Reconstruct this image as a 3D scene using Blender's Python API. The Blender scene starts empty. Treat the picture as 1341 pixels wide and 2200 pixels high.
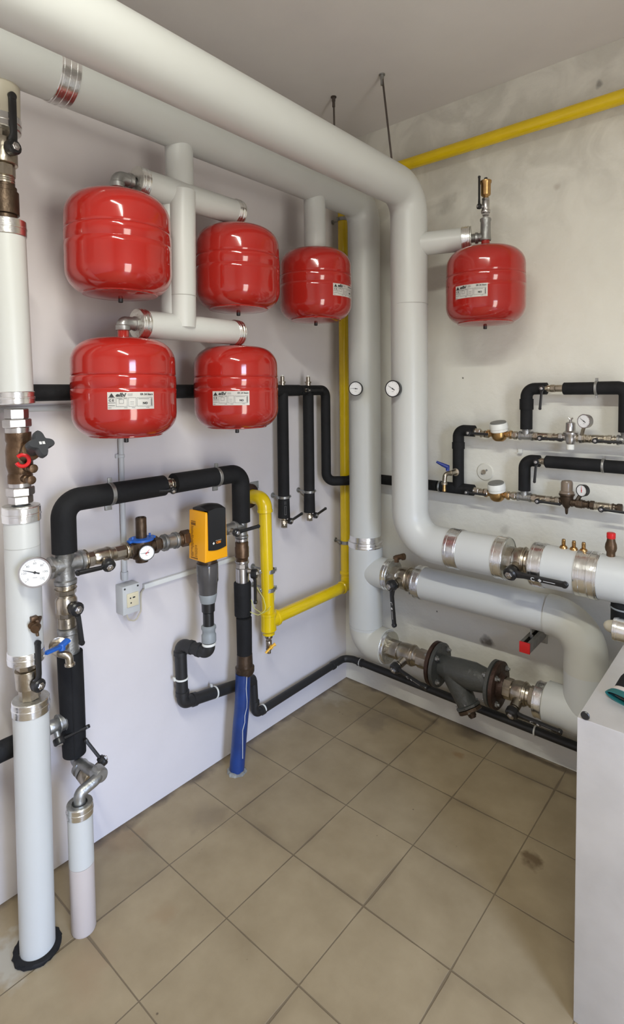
import bpy, bmesh, math, random
from mathutils import Vector, Matrix, Quaternion
random.seed(7)
V = Vector
scn = bpy.context.scene
COL = scn.collection
# ------------------------------------------------------------------ camera (taken from the tile grid of the floor)
FPX, CX, CY = 1185.44, 692.84, 898.45
CAM = V((1.8671, -2.3988, 1.6153))
MB = Matrix(((0.764437255735855, 0.6446208189892669, -0.009984075752995833),
             (0.024537958258898068, -0.04456709266993178, -0.9987049929060304),
             (-0.6442309916850628, 0.7632023152327019, -0.04988642476590351)))
cd = bpy.data.cameras.new('camera'); cam = bpy.data.objects.new('camera', cd); COL.objects.link(cam)
cd.sensor_fit = 'VERTICAL'; cd.sensor_height = 36; cd.lens = FPX/2200*36
cd.shift_x = (670.5-CX)/2200; cd.shift_y = (CY-1100)/2200
cd.clip_start = 0.05
r0, r1, r2 = MB[0], MB[1], MB[2]
m = Matrix.Identity(4)
for i in range(3):
    m[i][0] = r0[i]; m[i][1] = -r1[i]; m[i][2] = -r2[i]; m[i][3] = CAM[i]
cam.matrix_world = m
scn.camera = cam
# ------------------------------------------------------------------ light
scn.view_settings.view_transform = 'Standard'; scn.view_settings.look = 'None'
scn.view_settings.gamma = 1; scn.view_settings.use_curve_mapping = False
scn.view_settings.exposure = 0.12
w = bpy.data.worlds.new('world'); scn.world = w; w.use_nodes = True
nt = w.node_tree; bg = nt.nodes['Background']      # open sky above, lawn and paving below, seen only through the doorway
tc = nt.nodes.new('ShaderNodeTexCoord'); sp = nt.nodes.new('ShaderNodeSeparateXYZ'); nt.links.new(tc.outputs['Generated'], sp.inputs[0])
mr = nt.nodes.new('ShaderNodeMapRange'); mr.inputs['From Min'].default_value = -.02; mr.inputs['From Max'].default_value = .12; nt.links.new(sp.outputs['Z'], mr.inputs['Value'])
mx = nt.nodes.new('ShaderNodeMix'); mx.data_type = 'RGBA'; nt.links.new(mr.outputs[0], mx.inputs[0])
mx.inputs[6].default_value = (5.0, 4.85, 4.35, 1); mx.inputs[7].default_value = (7.4, 9.4, 13.7, 1)
nt.links.new(mx.outputs[2], bg.inputs[0]); bg.inputs[1].default_value = 1.8
def area(name, loc, rot, sx, sy, power, col):
    l = bpy.data.lights.new(name, 'AREA'); l.shape = 'RECTANGLE'; l.size = sx; l.size_y = sy; l.energy = power; l.color = col
    o = bpy.data.objects.new(name, l); o.location = loc; o.rotation_euler = rot; COL.objects.link(o); return o
p_ = area('doorway_portal', (3.49, -2.2, 1.07), (0, math.radians(90), 0), 2.13, .84, 1, (1, 1, 1)); p_.data.cycles.is_portal = True
area('tube_lamp_light', (1.75, -2.3, 2.86), (0, 0, 0), 1.2, 0.05, 46, (0.985, 1.0, 0.90))

# ------------------------------------------------------------------ pixel -> place on a plane that the thing stands in
def ray(u, v): return MB.transposed() @ V(((u-CX)/FPX, (v-CY)/FPX, 1))
def on(a, val, u, v):
    d = ray(u, v); return CAM + d*((val-CAM[a])/d[a])
def PX(x, u, v): return on(0, x, u, v)
def PY(y, u, v): return on(1, y, u, v)
def PZ(z, u, v): return on(2, z, u, v)

# ------------------------------------------------------------------ materials
def mat(name, col, rough=.5, metal=0., bump=0., bscale=40, var=0., vscale=6, spec=.5, coat=0, col2=None, trans=0, ior=1.45, aniso_bump=None):
    M = bpy.data.materials.new(name); M.use_nodes = True
    nt = M.node_tree; b = nt.nodes['Principled BSDF']
    b.inputs['Base Color'].default_value = (*col, 1); b.inputs['Roughness'].default_value = rough
    b.inputs['Metallic'].default_value = metal; b.inputs['Specular IOR Level'].default_value = spec
    b.inputs['Coat Weight'].default_value = coat; b.inputs['Coat Roughness'].default_value = .06
    if trans: b.inputs['Transmission Weight'].default_value = trans; b.inputs['IOR'].default_value = ior
    tc = nt.nodes.new('ShaderNodeTexCoord')
    if var or col2:
        n = nt.nodes.new('ShaderNodeTexNoise'); n.inputs['Scale'].default_value = vscale; n.inputs['Detail'].default_value = 6
        nt.links.new(tc.outputs['Object'], n.inputs['Vector'])
        r = nt.nodes.new('ShaderNodeValToRGB'); r.color_ramp.elements[0].position = .35; r.color_ramp.elements[1].position = .68
        c2 = col2 if col2 else tuple(c*(1-var) for c in col)
        r.color_ramp.elements[0].color = (*c2, 1); r.color_ramp.elements[1].color = (*col, 1)
        nt.links.new(n.outputs['Fac'], r.inputs['Fac']); nt.links.new(r.outputs['Color'], b.inputs['Base Color'])
    if bump:
        n = nt.nodes.new('ShaderNodeTexNoise'); n.inputs['Scale'].default_value = bscale; n.inputs['Detail'].default_value = 5
        if aniso_bump:
            mp = nt.nodes.new('ShaderNodeMapping'); mp.inputs['Scale'].default_value = aniso_bump
            nt.links.new(tc.outputs['Object'], mp.inputs['Vector']); nt.links.new(mp.outputs['Vector'], n.inputs['Vector'])
        else: nt.links.new(tc.outputs['Object'], n.inputs['Vector'])
        bp = nt.nodes.new('ShaderNodeBump'); bp.inputs['Strength'].default_value = bump; bp.inputs['Distance'].default_value = .01
        nt.links.new(n.outputs['Fac'], bp.inputs['Height']); nt.links.new(bp.outputs['Normal'], b.inputs['Normal'])
    return M
M_pvc = mat('white_pvc_jacket', (.54, .545, .525), .38, bump=.03, bscale=5, var=.04, vscale=3)
M_pvc_cream = mat('cream_pvc_jacket', (.46, .42, .33), .42, bump=.03, bscale=5)
M_pvc_old = mat('yellowed_pvc_jacket', (.52, .51, .455), .42, bump=.03, bscale=5)
M_pvc_beige = mat('pale_beige_jacket', (.52, .46, .43), .3, bump=.02, bscale=5)
M_pvc_edge = mat('jacket_seam', (.42, .42, .40), .6)
M_alu = mat('aluminium_band', (.90, .90, .89), .24, 1, bump=.25, bscale=24, var=.12, vscale=25)
M_aludisc = mat('aluminium_end_disc', (.66, .66, .62), .38, 1, bump=.5, bscale=60)
M_red = mat('red_enamel', (.36, .017, .012), .10, bump=.03, bscale=7, coat=.3, var=.12, vscale=5)
M_black = mat('black_rubber_insulation', (.012, .012, .013), .75, bump=.35, bscale=30, var=.3, vscale=14, spec=.25)
M_bplast = mat('black_plastic', (.013, .013, .014), .35)
M_hdpe = mat('black_drain_plastic', (.016, .016, .017), .5, bump=.1, bscale=20)
M_nickel = mat('nickel_plated_brass', (.55, .49, .40), .3, 1, bump=.15, bscale=60, var=.35, vscale=20)
M_chrome = mat('bright_nickel', (.60, .58, .57), .3, 1, var=.2, vscale=20)
M_galv = mat('galvanised_iron', (.42, .42, .41), .42, .9, bump=.25, bscale=50, var=.35, vscale=22)
M_brass = mat('brass', (.52, .32, .13), .3, 1, var=.3, vscale=30)
M_bronze = mat('brown_bronze', (.17, .105, .062), .42, .85, bump=.25, bscale=50, var=.4, vscale=25)
M_dbronze = mat('dark_brown_bronze', (.11, .075, .05), .42, .75, bump=.25, bscale=50, var=.4, vscale=25)
M_rust = mat('rusty_flange', (.075, .042, .032), .45, .5, bump=.4, bscale=60, var=.5, vscale=25)
M_castgrey = mat('grey_painted_cast_iron', (.056, .058, .055), .4, bump=.3, bscale=50)
M_yellow = mat('yellow_gas_paint', (.74, .52, .004), .25, bump=.06, bscale=12, var=.1, vscale=8, coat=.2)
M_yplas = mat('yellow_plastic', (.75, .40, .01), .4)
M_orange = mat('orange_yellow_plastic', (.86, .38, .006), .38)
M_blue = mat('blue_plastic', (.015, .10, .42), .4)
M_dblue = mat('dark_blue_plastic', (.012, .03, .20), .4)
M_hose = mat('blue_pipe_wrap', (.012, .045, .20), .35, bump=.5, bscale=14, col2=(.010, .03, .13), vscale=10)
M_cement = mat('cement_patch', (.30, .30, .28), .9, bump=.8, bscale=60, var=.4, vscale=40)
M_white = mat('white_plastic', (.74, .74, .70), .4)
M_dial = mat('dial_white', (.80, .80, .80), .35)
M_ink = mat('black_print', (.02, .02, .02), .6)
M_greyink = mat('grey_print', (.22, .22, .22), .6)
M_redp = mat('red_plastic', (.55, .01, .012), .35)
M_grey = mat('grey_plastic', (.24, .26, .27), .45)
M_lgrey = mat('light_grey_conduit', (.50, .51, .51), .45)
M_socket = mat('cream_socket_plastic', (.62, .56, .40), .45)
M_smoke = mat('smoky_filter_bowl', (.10, .095, .095), .15, trans=.2, var=.2, vscale=12)
M_rod = mat('threaded_steel', (.12, .10, .09), .5, .8)
M_cabinet = mat('galvanised_sheet', (.68, .665, .665), .38, .6, bump=.12, bscale=14, var=.10, vscale=9)
M_teal = mat('teal_rubber', (.01, .10, .10), .5)
M_wire = mat('yellow_green_wire', (.60, .58, .18), .5)
M_marker = mat('white_print', (.6, .6, .6), .6)
M_diaphragm = mat('grey_meter_lid', (.17, .17, .16), .5, bump=.3, bscale=60)
M_label = mat('white_label', (.88, .88, .84), .45)

def wall_mat(name, col, stains, patch=0.0, c2=None, bump=.35):
    M = bpy.data.materials.new(name); M.use_nodes = True; nt = M.node_tree; b = nt.nodes['Principled BSDF']
    b.inputs['Roughness'].default_value = .85; b.inputs['Specular IOR Level'].default_value = .25
    tc = nt.nodes.new('ShaderNodeTexCoord'); N = nt.nodes.new; L = nt.links.new
    n = N('ShaderNodeTexNoise'); n.inputs['Scale'].default_value = 2.2; n.inputs['Detail'].default_value = 7; n.inputs['Roughness'].default_value = .6
    L(tc.outputs['Object'], n.inputs['Vector'])
    r = N('ShaderNodeValToRGB'); r.color_ramp.elements[0].position = .3; r.color_ramp.elements[1].position = .7
    r.color_ramp.elements[0].color = (*[c*.93 for c in col], 1); r.color_ramp.elements[1].color = (*col, 1)
    L(n.outputs['Fac'], r.inputs['Fac']); cur = r.outputs['Color']
    if patch:   # rough trowelled plaster in the upper part
        sp = N('ShaderNodeSeparateXYZ'); L(tc.outputs['Object'], sp.inputs[0])
        mr = N('ShaderNodeMapRange'); mr.inputs['From Min'].default_value = 2.1; mr.inputs['From Max'].default_value = 2.55
        L(sp.outputs['Z'], mr.inputs['Value'])
        n2 = N('ShaderNodeTexNoise'); n2.inputs['Scale'].default_value = 5; n2.inputs['Detail'].default_value = 8; n2.inputs['Distortion'].default_value = 1.2
        L(tc.outputs['Object'], n2.inputs['Vector'])
        r2_ = N('ShaderNodeValToRGB'); r2_.color_ramp.elements[0].position = .42; r2_.color_ramp.elements[1].position = .6
        r2_.color_ramp.elements[0].color = (1, 1, 1, 1); r2_.color_ramp.elements[1].color = (0, 0, 0, 1)
        L(n2.outputs['Fac'], r2_.inputs['Fac'])
        mu = N('ShaderNodeMath'); mu.operation = 'MULTIPLY'; L(mr.outputs[0], mu.inputs[0]); L(r2_.outputs['Color'], mu.inputs[1])
        mu2 = N('ShaderNodeMath'); mu2.operation = 'MULTIPLY'; mu2.inputs[1].default_value = patch; L(mu.outputs[0], mu2.inputs[0])
        mx = N('ShaderNodeMix'); mx.data_type = 'RGBA'; L(mu2.outputs[0], mx.inputs[0]); L(cur, mx.inputs[6]); mx.inputs[7].default_value = (.40, .38, .33, 1)
        cur = mx.outputs[2]
    for (p, rad, c, s) in stains:
        vd = N('ShaderNodeVectorMath'); vd.operation = 'DISTANCE'
        n3 = N('ShaderNodeTexNoise'); n3.inputs['Scale'].default_value = 14; n3.inputs['Detail'].default_value = 6
        L(tc.outputs['Object'], n3.inputs['Vector'])
        va = N('ShaderNodeVectorMath'); va.operation = 'MULTIPLY_ADD'; L(n3.outputs['Color'], va.inputs[0])
        va.inputs[1].default_value = (rad*2.4,)*3; L(tc.outputs['Object'], va.inputs[2])
        L(va.outputs[0], vd.inputs[0]); vd.inputs[1].default_value = (p[0]+rad*1.2, p[1]+rad*1.2, p[2]+rad*1.2)
        mr = N('ShaderNodeMapRange'); mr.inputs['From Min'].default_value = rad; mr.inputs['From Max'].default_value = rad*.4
        mr.inputs['To Min'].default_value = 0; mr.inputs['To Max'].default_value = s; L(vd.outputs['Value'], mr.inputs['Value'])
        mx = N('ShaderNodeMix'); mx.data_type = 'RGBA'; L(mr.outputs[0], mx.inputs[0]); L(cur, mx.inputs[6]); mx.inputs[7].default_value = (*c, 1)
        cur = mx.outputs[2]
    L(cur, b.inputs['Base Color'])
    bp = N('ShaderNodeBump'); bp.inputs['Strength'].default_value = bump; bp.inputs['Distance'].default_value = .012
    n4 = N('ShaderNodeTexNoise'); n4.inputs['Scale'].default_value = 9; n4.inputs['Detail'].default_value = 8
    L(tc.outputs['Object'], n4.inputs['Vector']); L(n4.outputs['Fac'], bp.inputs['Height']); L(bp.outputs['Normal'], b.inputs['Normal'])
    return M

def floor_mat():
    M = bpy.data.materials.new('beige_floor_tiles'); M.use_nodes = True; nt = M.node_tree; b = nt.nodes['Principled BSDF']
    N = nt.nodes.new; L = nt.links.new
    tc = N('ShaderNodeTexCoord'); sp = N('ShaderNodeSeparateXYZ'); L(tc.outputs['Object'], sp.inputs[0])
    T = .30
    def math_(op, a, bb=None, cc=None):
        n = N('ShaderNodeMath'); n.operation = op
        for i, q in enumerate((a, bb, cc)):
            if q is None: continue
            if isinstance(q, (int, float)): n.inputs[i].default_value = q
            else: L(q, n.inputs[i])
        return n.outputs[0]
    # dirt widens the joints here and there
    dn = N('ShaderNodeTexNoise'); dn.inputs['Scale'].default_value = 2.6; dn.inputs['Detail'].default_value = 3
    L(tc.outputs['Object'], dn.inputs['Vector'])
    def joint(c, off):
        f = math_('FRACT', math_('DIVIDE', math_('ADD', c, off), T))
        return math_('MULTIPLY', math_('SUBTRACT', .5, math_('ABSOLUTE', math_('SUBTRACT', f, .5))), T)
    dx = joint(sp.outputs['X'], .012 + 3.0); dy = joint(sp.outputs['Y'], .1635 + 9.0)
    d = math_('MINIMUM', dx, dy)
    wv = N('ShaderNodeMapRange'); wv.inputs['From Min'].default_value = .50; wv.inputs['From Max'].default_value = .68
    wv.inputs['To Min'].default_value = .0022; wv.inputs['To Max'].default_value = .0055; L(dn.outputs['Fac'], wv.inputs['Value'])
    g = math_('SUBTRACT', 1.0, math_('SMOOTH_MIN', 1.0, math_('DIVIDE', d, wv.outputs[0]), .2))
    grout = N('ShaderNodeMapRange'); grout.inputs['From Min'].default_value = 0.0; grout.inputs['From Max'].default_value = .45
    L(g, grout.inputs['Value'])
    dirt = N('ShaderNodeMapRange'); dirt.inputs['From Min'].default_value = .035; dirt.inputs['From Max'].default_value = .003
    dirt.inputs['To Max'].default_value = .5; L(d, dirt.inputs['Value'])
    dm = N('ShaderNodeMapRange'); dm.inputs['From Min'].default_value = .5; dm.inputs['From Max'].default_value = .72; L(dn.outputs['Fac'], dm.inputs['Value'])
    dirt2 = math_('MULTIPLY', dirt.outputs[0], dm.outputs[0])
    # tile colour
    n = N('ShaderNodeTexNoise'); n.inputs['Scale'].default_value = 7; n.inputs['Detail'].default_value = 8; n.inputs['Roughness'].default_value = .6
    L(tc.outputs['Object'], n.inputs['Vector'])
    r = N('ShaderNodeValToRGB'); r.color_ramp.elements[0].position = .3; r.color_ramp.elements[1].position = .7
    r.color_ramp.elements[0].color = (.256, .198, .120, 1); r.color_ramp.elements[1].color = (.325, .258, .163, 1)
    L(n.outputs['Fac'], r.inputs['Fac'])
    # per tile tone
    fx = math_('FLOOR', math_('DIVIDE', math_('ADD', sp.outputs['X'], 3.012), T)); fy = math_('FLOOR', math_('DIVIDE', math_('ADD', sp.outputs['Y'], 9.1635), T))
    cb = N('ShaderNodeCombineXYZ'); L(fx, cb.inputs[0]); L(fy, cb.inputs[1])
    wn = N('ShaderNodeTexWhiteNoise'); L(cb.outputs[0], wn.inputs['Vector'])
    hv = N('ShaderNodeHueSaturation'); hv.inputs['Hue'].default_value = .5; hv.inputs['Saturation'].default_value = 1
    vv = N('ShaderNodeMapRange'); vv.inputs['To Min'].default_value = .94; vv.inputs['To Max'].default_value = 1.05; L(wn.outputs['Value'], vv.inputs['Value'])
    L(vv.outputs[0], hv.inputs['Value']); L(r.outputs['Color'], hv.inputs['Color']); cur = hv.outputs['Color']
    def blend(fac, colr):
        nonlocal cur
        mx = N('ShaderNodeMix'); mx.data_type = 'RGBA'; L(fac, mx.inputs[0]); L(cur, mx.inputs[6]); mx.inputs[7].default_value = (*colr, 1); cur = mx.outputs[2]
    blend(dirt2, (.13, .095, .06))
    # small dark specks
    n5 = N('ShaderNodeTexVoronoi'); n5.inputs['Scale'].default_value = 16; L(tc.outputs['Object'], n5.inputs['Vector'])
    sm = N('ShaderNodeMapRange'); sm.inputs['From Min'].default_value = .07; sm.inputs['From Max'].default_value = .03; L(n5.outputs['Distance'], sm.inputs['Value'])
    n6 = N('ShaderNodeTexNoise'); n6.inputs['Scale'].default_value = 1.7; L(tc.outputs['Object'], n6.inputs['Vector'])
    sm2 = N('ShaderNodeMapRange'); sm2.inputs['From Min'].default_value = .52; sm2.inputs['From Max'].default_value = .6; L(n6.outputs['Fac'], sm2.inputs['Value'])
    blend(math_('MULTIPLY', sm.outputs[0], math_('MULTIPLY', sm2.outputs[0], .8)), (.07, .045, .03))
    def stain(p, rad, c, s, sc=10):
        vd = N('ShaderNodeVectorMath'); vd.operation = 'DISTANCE'
        n3 = N('ShaderNodeTexNoise'); n3.inputs['Scale'].default_value = sc; n3.inputs['Detail'].default_value = 7
        L(tc.outputs['Object'], n3.inputs['Vector'])
        va = N('ShaderNodeVectorMath'); va.operation = 'MULTIPLY_ADD'; L(n3.outputs['Color'], va.inputs[0])
        va.inputs[1].default_value = (rad*2, rad*2, 0); L(tc.outputs['Object'], va.inputs[2]); L(va.outputs[0], vd.inputs[0])
        vd.inputs[1].default_value = (p[0]+rad, p[1]+rad, 0)
        mr = N('ShaderNodeMapRange'); mr.inputs['From Min'].default_value = rad; mr.inputs['From Max'].default_value = rad*.35
        mr.inputs['To Max'].default_value = s; L(vd.outputs['Value'], mr.inputs['Value']); blend(mr.outputs[0], c)
    stain(PZ(0, 1142, 1845), .045, (.08, .045, .02), .75, 25)
    stain(PZ(0, 987, 1622), .03, (.20, .10, .03), .5, 20)
    stain(PZ(0, 810, 1545), .11, (.14, .11, .08), .5, 12)
    stain(PZ(0, 720, 1495), .10, (.42, .38, .30), .45, 18)
    stain(PZ(0, 450, 1755), .09, (.17, .13, .09), .4, 14)
    stain(PZ(0, 350, 1960), .05, (.26, .17, .09), .4, 12)
    stain(PZ(0, 190, 2085), .10, (.30, .20, .12), .35, 10)
    stain(PZ(0, 30, 2060), .11, (.42, .40, .35), .7, 20)
    stain(PZ(0, 250, 1800), .12, (.22, .13, .07), .35, 14)
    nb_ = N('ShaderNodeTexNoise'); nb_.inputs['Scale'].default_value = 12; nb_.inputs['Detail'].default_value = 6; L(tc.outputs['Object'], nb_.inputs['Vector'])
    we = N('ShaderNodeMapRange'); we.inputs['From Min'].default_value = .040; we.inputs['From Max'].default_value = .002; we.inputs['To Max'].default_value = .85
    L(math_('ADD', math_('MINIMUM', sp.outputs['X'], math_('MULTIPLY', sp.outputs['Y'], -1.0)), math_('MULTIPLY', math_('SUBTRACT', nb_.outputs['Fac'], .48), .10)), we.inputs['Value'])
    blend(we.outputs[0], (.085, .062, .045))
    blend(grout.outputs[0], (.155, .118, .074))
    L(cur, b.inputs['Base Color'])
    b.inputs['Roughness'].default_value = .42; b.inputs['Specular IOR Level'].default_value = .35
    bp = N('ShaderNodeBump'); bp.inputs['Strength'].default_value = .5; bp.inputs['Distance'].default_value = .004
    h = math_('SUBTRACT', math_('MULTIPLY', n.outputs['Fac'], .25), grout.outputs[0]); L(h, bp.inputs['Height']); L(bp.outputs['Normal'], b.inputs['Normal'])
    return M

# ------------------------------------------------------------------ mesh helpers
def wloc(o):
    p = V((0, 0, 0))
    while o is not None: p = p + o.location; o = o.parent
    return p
def obj(name, bm, m, parent=None, ang=35, loc=None):
    me = bpy.data.meshes.new(name)
    base = wloc(parent) if parent else V((0, 0, 0))
    if loc is not None: base = base + (V(loc)-base)
    if base.length: bmesh.ops.translate(bm, verts=bm.verts, vec=-base)
    bmesh.ops.recalc_face_normals(bm, faces=bm.faces)
    bm.to_mesh(me); bm.free()
    for p in me.polygons: p.use_smooth = True
    me.set_sharp_from_angle(angle=math.radians(ang))
    me.materials.append(m)
    o = bpy.data.objects.new(name, me); COL.objects.link(o)
    if parent: o.parent = parent
    elif loc is not None: o.location = loc
    return o
def B(): return bmesh.new()
def thing(name, label, cat, loc, group=None):
    o = bpy.data.objects.new(name, None); o.empty_display_size = .05; o.location = loc; COL.objects.link(o)
    o['label'] = label; o['category'] = cat
    if group: o['group'] = group
    return o
def tag(o, label, cat, group=None):
    o['label'] = label; o['category'] = cat
    if group: o['group'] = group
    return o
def frame(d):
    d = V(d).normalized(); up = V((0, 0, 1)) if abs(d.z) < .9 else V((1, 0, 0))
    a = d.cross(up).normalized(); b = d.cross(a).normalized(); return d, a, b
def lathe(bm, p, d, prof, seg=28, rot=0.):
    """surface of revolution: prof = [(distance along d, radius), ...]; ends capped"""
    p = V(p); d, a, b = frame(d); rings = []
    for t, r in prof:
        r = max(r, 1e-5)
        rings.append([bm.verts.new(p + d*t + (a*math.cos(2*math.pi*k/seg+rot) + b*math.sin(2*math.pi*k/seg+rot))*r) for k in range(seg)])
    for i in range(len(rings)-1):
        for k in range(seg):
            bm.faces.new((rings[i][k], rings[i][(k+1) % seg], rings[i+1][(k+1) % seg], rings[i+1][k]))
    bm.faces.new(rings[0]); bm.faces.new(rings[-1])
def ring(bm, p, d, w_, ri, ro, seg=32, bev=.0015):
    """hollow band: a tube wall with inner radius ri"""
    p = V(p); d, a, b = frame(d)
    prof = [(-w_/2, ri), (-w_/2, ro-bev), (-w_/2+bev, ro), (w_/2-bev, ro), (w_/2, ro-bev), (w_/2, ri)]
    rings = [[bm.verts.new(p + d*t + (a*math.cos(2*math.pi*k/seg) + b*math.sin(2*math.pi*k/seg))*r) for k in range(seg)] for t, r in prof]
    n = len(rings)
    for i in range(n):
        for k in range(seg):
            bm.faces.new((rings[i][k], rings[i][(k+1) % seg], rings[(i+1) % n][(k+1) % seg], rings[(i+1) % n][k]))
def hexa(bm, p, d, t0, t1, r, rot=.3, n=6):
    bv = min(.0025, (t1-t0)*.2); lathe(bm, p, d, [(t0, r-bv), (t0+bv, r), (t1-bv, r), (t1, r-bv)], n, rot)
def fillet(pts, rad):
    pts = [V(q) for q in pts]; out = [pts[0]]
    if not isinstance(rad, (list, tuple)): rad = [rad]*(len(pts)-2)
    for i in range(1, len(pts)-1):
        a, c, e = pts[i-1], pts[i], pts[i+1]; u = (a-c).normalized(); v = (e-c).normalized()
        th = u.angle(v)
        if th > math.pi-.03 or rad[i-1] <= 0: out.append(c); continue
        l = rad[i-1]/math.tan(th/2); l = min(l, (a-c).length*.98, (e-c).length*.98); R_ = l*math.tan(th/2)
        bis = (u+v).normalized(); cen = c + bis*(R_/math.sin(th/2))
        s = c+u*l; f = c+v*l; s0 = s-cen; f0 = f-cen; tot = s0.angle(f0); ax = s0.cross(f0).normalized()
        k = max(3, int(tot/math.radians(9)))
        for j in range(k+1): out.append(cen + Quaternion(ax, tot*j/k) @ s0)
    out.append(pts[-1]); return out
def tube(bm, pts, r, rad=.05, seg=24, sub=0):
    """round bar along a polyline with rounded corners; r a number or a list per given point (only without corners)"""
    path = fillet(pts, rad) if len(pts) > 2 and rad else [V(q) for q in pts]
    clean = [path[0]]
    for q in path[1:]:
        if (q-clean[-1]).length > 1e-5: clean.append(q)
    path = clean; n = len(path)
    rs = r if isinstance(r, (list, tuple)) else [r]*n
    tan = []
    for i in range(n):
        a = path[max(i-1, 0)]; b = path[min(i+1, n-1)]; t = V((0, 0, 0))
        if i > 0: t += (path[i]-path[i-1]).normalized()
        if i < n-1: t += (path[i+1]-path[i]).normalized()
        tan.append(t.normalized())
    d, a, b = frame(tan[0]); rings = []
    for i in range(n):
        if i:
            q = tan[i-1].rotation_difference(tan[i]); a = q @ a
        a = (a - tan[i]*a.dot(tan[i])).normalized(); b = tan[i].cross(a)
        k_ = 1.0
        if 0 < i < n-1:
            c_ = (path[i]-path[i-1]).normalized().angle((path[i+1]-path[i]).normalized(), 0); k_ = 1
        rings.append([bm.verts.new(path[i] + (a*math.cos(2*math.pi*k/seg) + b*math.sin(2*math.pi*k/seg))*rs[i]*k_) for k in range(seg)])
    for i in range(n-1):
        for k in range(seg):
            bm.faces.new((rings[i][k], rings[i][(k+1) % seg], rings[i+1][(k+1) % seg], rings[i+1][k]))
    bm.faces.new(rings[0]); bm.faces.new(rings[-1])
def box(bm, p, dx, dy, dz, X=(1, 0, 0), Y=(0, 1, 0), Z=(0, 0, 1), bev=0.):
    """box centred on p, half-free: full sizes dx,dy,dz along axes X,Y,Z"""
    p = V(p); X = V(X).normalized(); Y = V(Y).normalized(); Z = V(Z).normalized()
    vs = [bm.verts.new(p + X*dx*(i-.5) + Y*dy*(j-.5) + Z*dz*(k-.5)) for i in (0, 1) for j in (0, 1) for k in (0, 1)]
    fs = [(0, 1, 3, 2), (4, 6, 7, 5), (0, 4, 5, 1), (2, 3, 7, 6), (0, 2, 6, 4), (1, 5, 7, 3)]
    F = [bm.faces.new([vs[i] for i in f]) for f in fs]
    if bev:
        es = set(e for f in F for e in f.edges)
        bmesh.ops.bevel(bm, geom=list(es), offset=bev, segments=2, affect='EDGES', profile=.6)
def text_into(bm, s, size, fn, bold=0., shear=0., align='CENTER'):
    """letters as flat mesh; fn maps (x, y) in metres to a point"""
    cu = bpy.data.curves.new('letters', 'FONT'); cu.body = s; cu.size = size; cu.align_x = align; cu.align_y = 'CENTER'
    cu.offset = bold; cu.shear = shear; cu.resolution_u = 2
    o = bpy.data.objects.new('letters', cu); COL.objects.link(o); bpy.context.view_layer.update()
    me = bpy.data.meshes.new_from_object(o.evaluated_get(bpy.context.evaluated_depsgraph_get()))
    vs = [bm.verts.new(fn(v.co.x, v.co.y)) for v in me.vertices]
    for p in me.polygons:
        try: bm.faces.new([vs[i] for i in p.vertices])
        except ValueError: pass
    bpy.data.objects.remove(o); bpy.data.curves.remove(cu); bpy.data.meshes.remove(me)
def rect_into(bm, x0, y0, x1, y1, fn, nx=1):
    g = [[bm.verts.new(fn(x0+(x1-x0)*i/nx, y)) for y in (y0, y1)] for i in range(nx+1)]
    for i in range(nx): bm.faces.new((g[i][0], g[i+1][0], g[i+1][1], g[i][1]))
def frame_into(bm, x0, y0, x1, y1, t, fn):
    rect_into(bm, x0, y0, x1, y0+t, fn, 3); rect_into(bm, x0, y1-t, x1, y1, fn, 3)
    rect_into(bm, x0, y0+t, x0+t, y1-t, fn); rect_into(bm, x1-t, y0+t, x1, y1-t, fn)

def band(parent, p, d, r, w_=.03, name='aluminium_band', m=None, ribs=2):
    bm = B(); ring(bm, p, d, w_, r-.001, r+.0012)
    dn = V(d).normalized()
    for k in range(ribs):
        t = (-.32 + .64*(k/(ribs-1) if ribs > 1 else .5))*w_
        ring(bm, V(p)+dn*t, d, w_*.14, r, r+.0026, bev=.0008)
    return obj(name, bm, m or M_alu, parent)
def endcap(parent, p, d, r, hole, t=.004):
    bm = B(); ring(bm, p, d, t, hole, r, bev=.0006); return obj('end_disc', bm, M_aludisc, parent)
def seam(parent, p, d, r):
    bm = B(); ring(bm, p, d, .0018, r-.001, r+.0006, seg=40, bev=.0004); return obj('jacket_seam', bm, M_pvc_edge, parent)

UP = V((0, 0, 1)); DN = V((0, 0, -1)); XP = V((1, 0, 0)); XN = V((-1, 0, 0)); YP = V((0, 1, 0)); YN = V((0, -1, 0))

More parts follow.
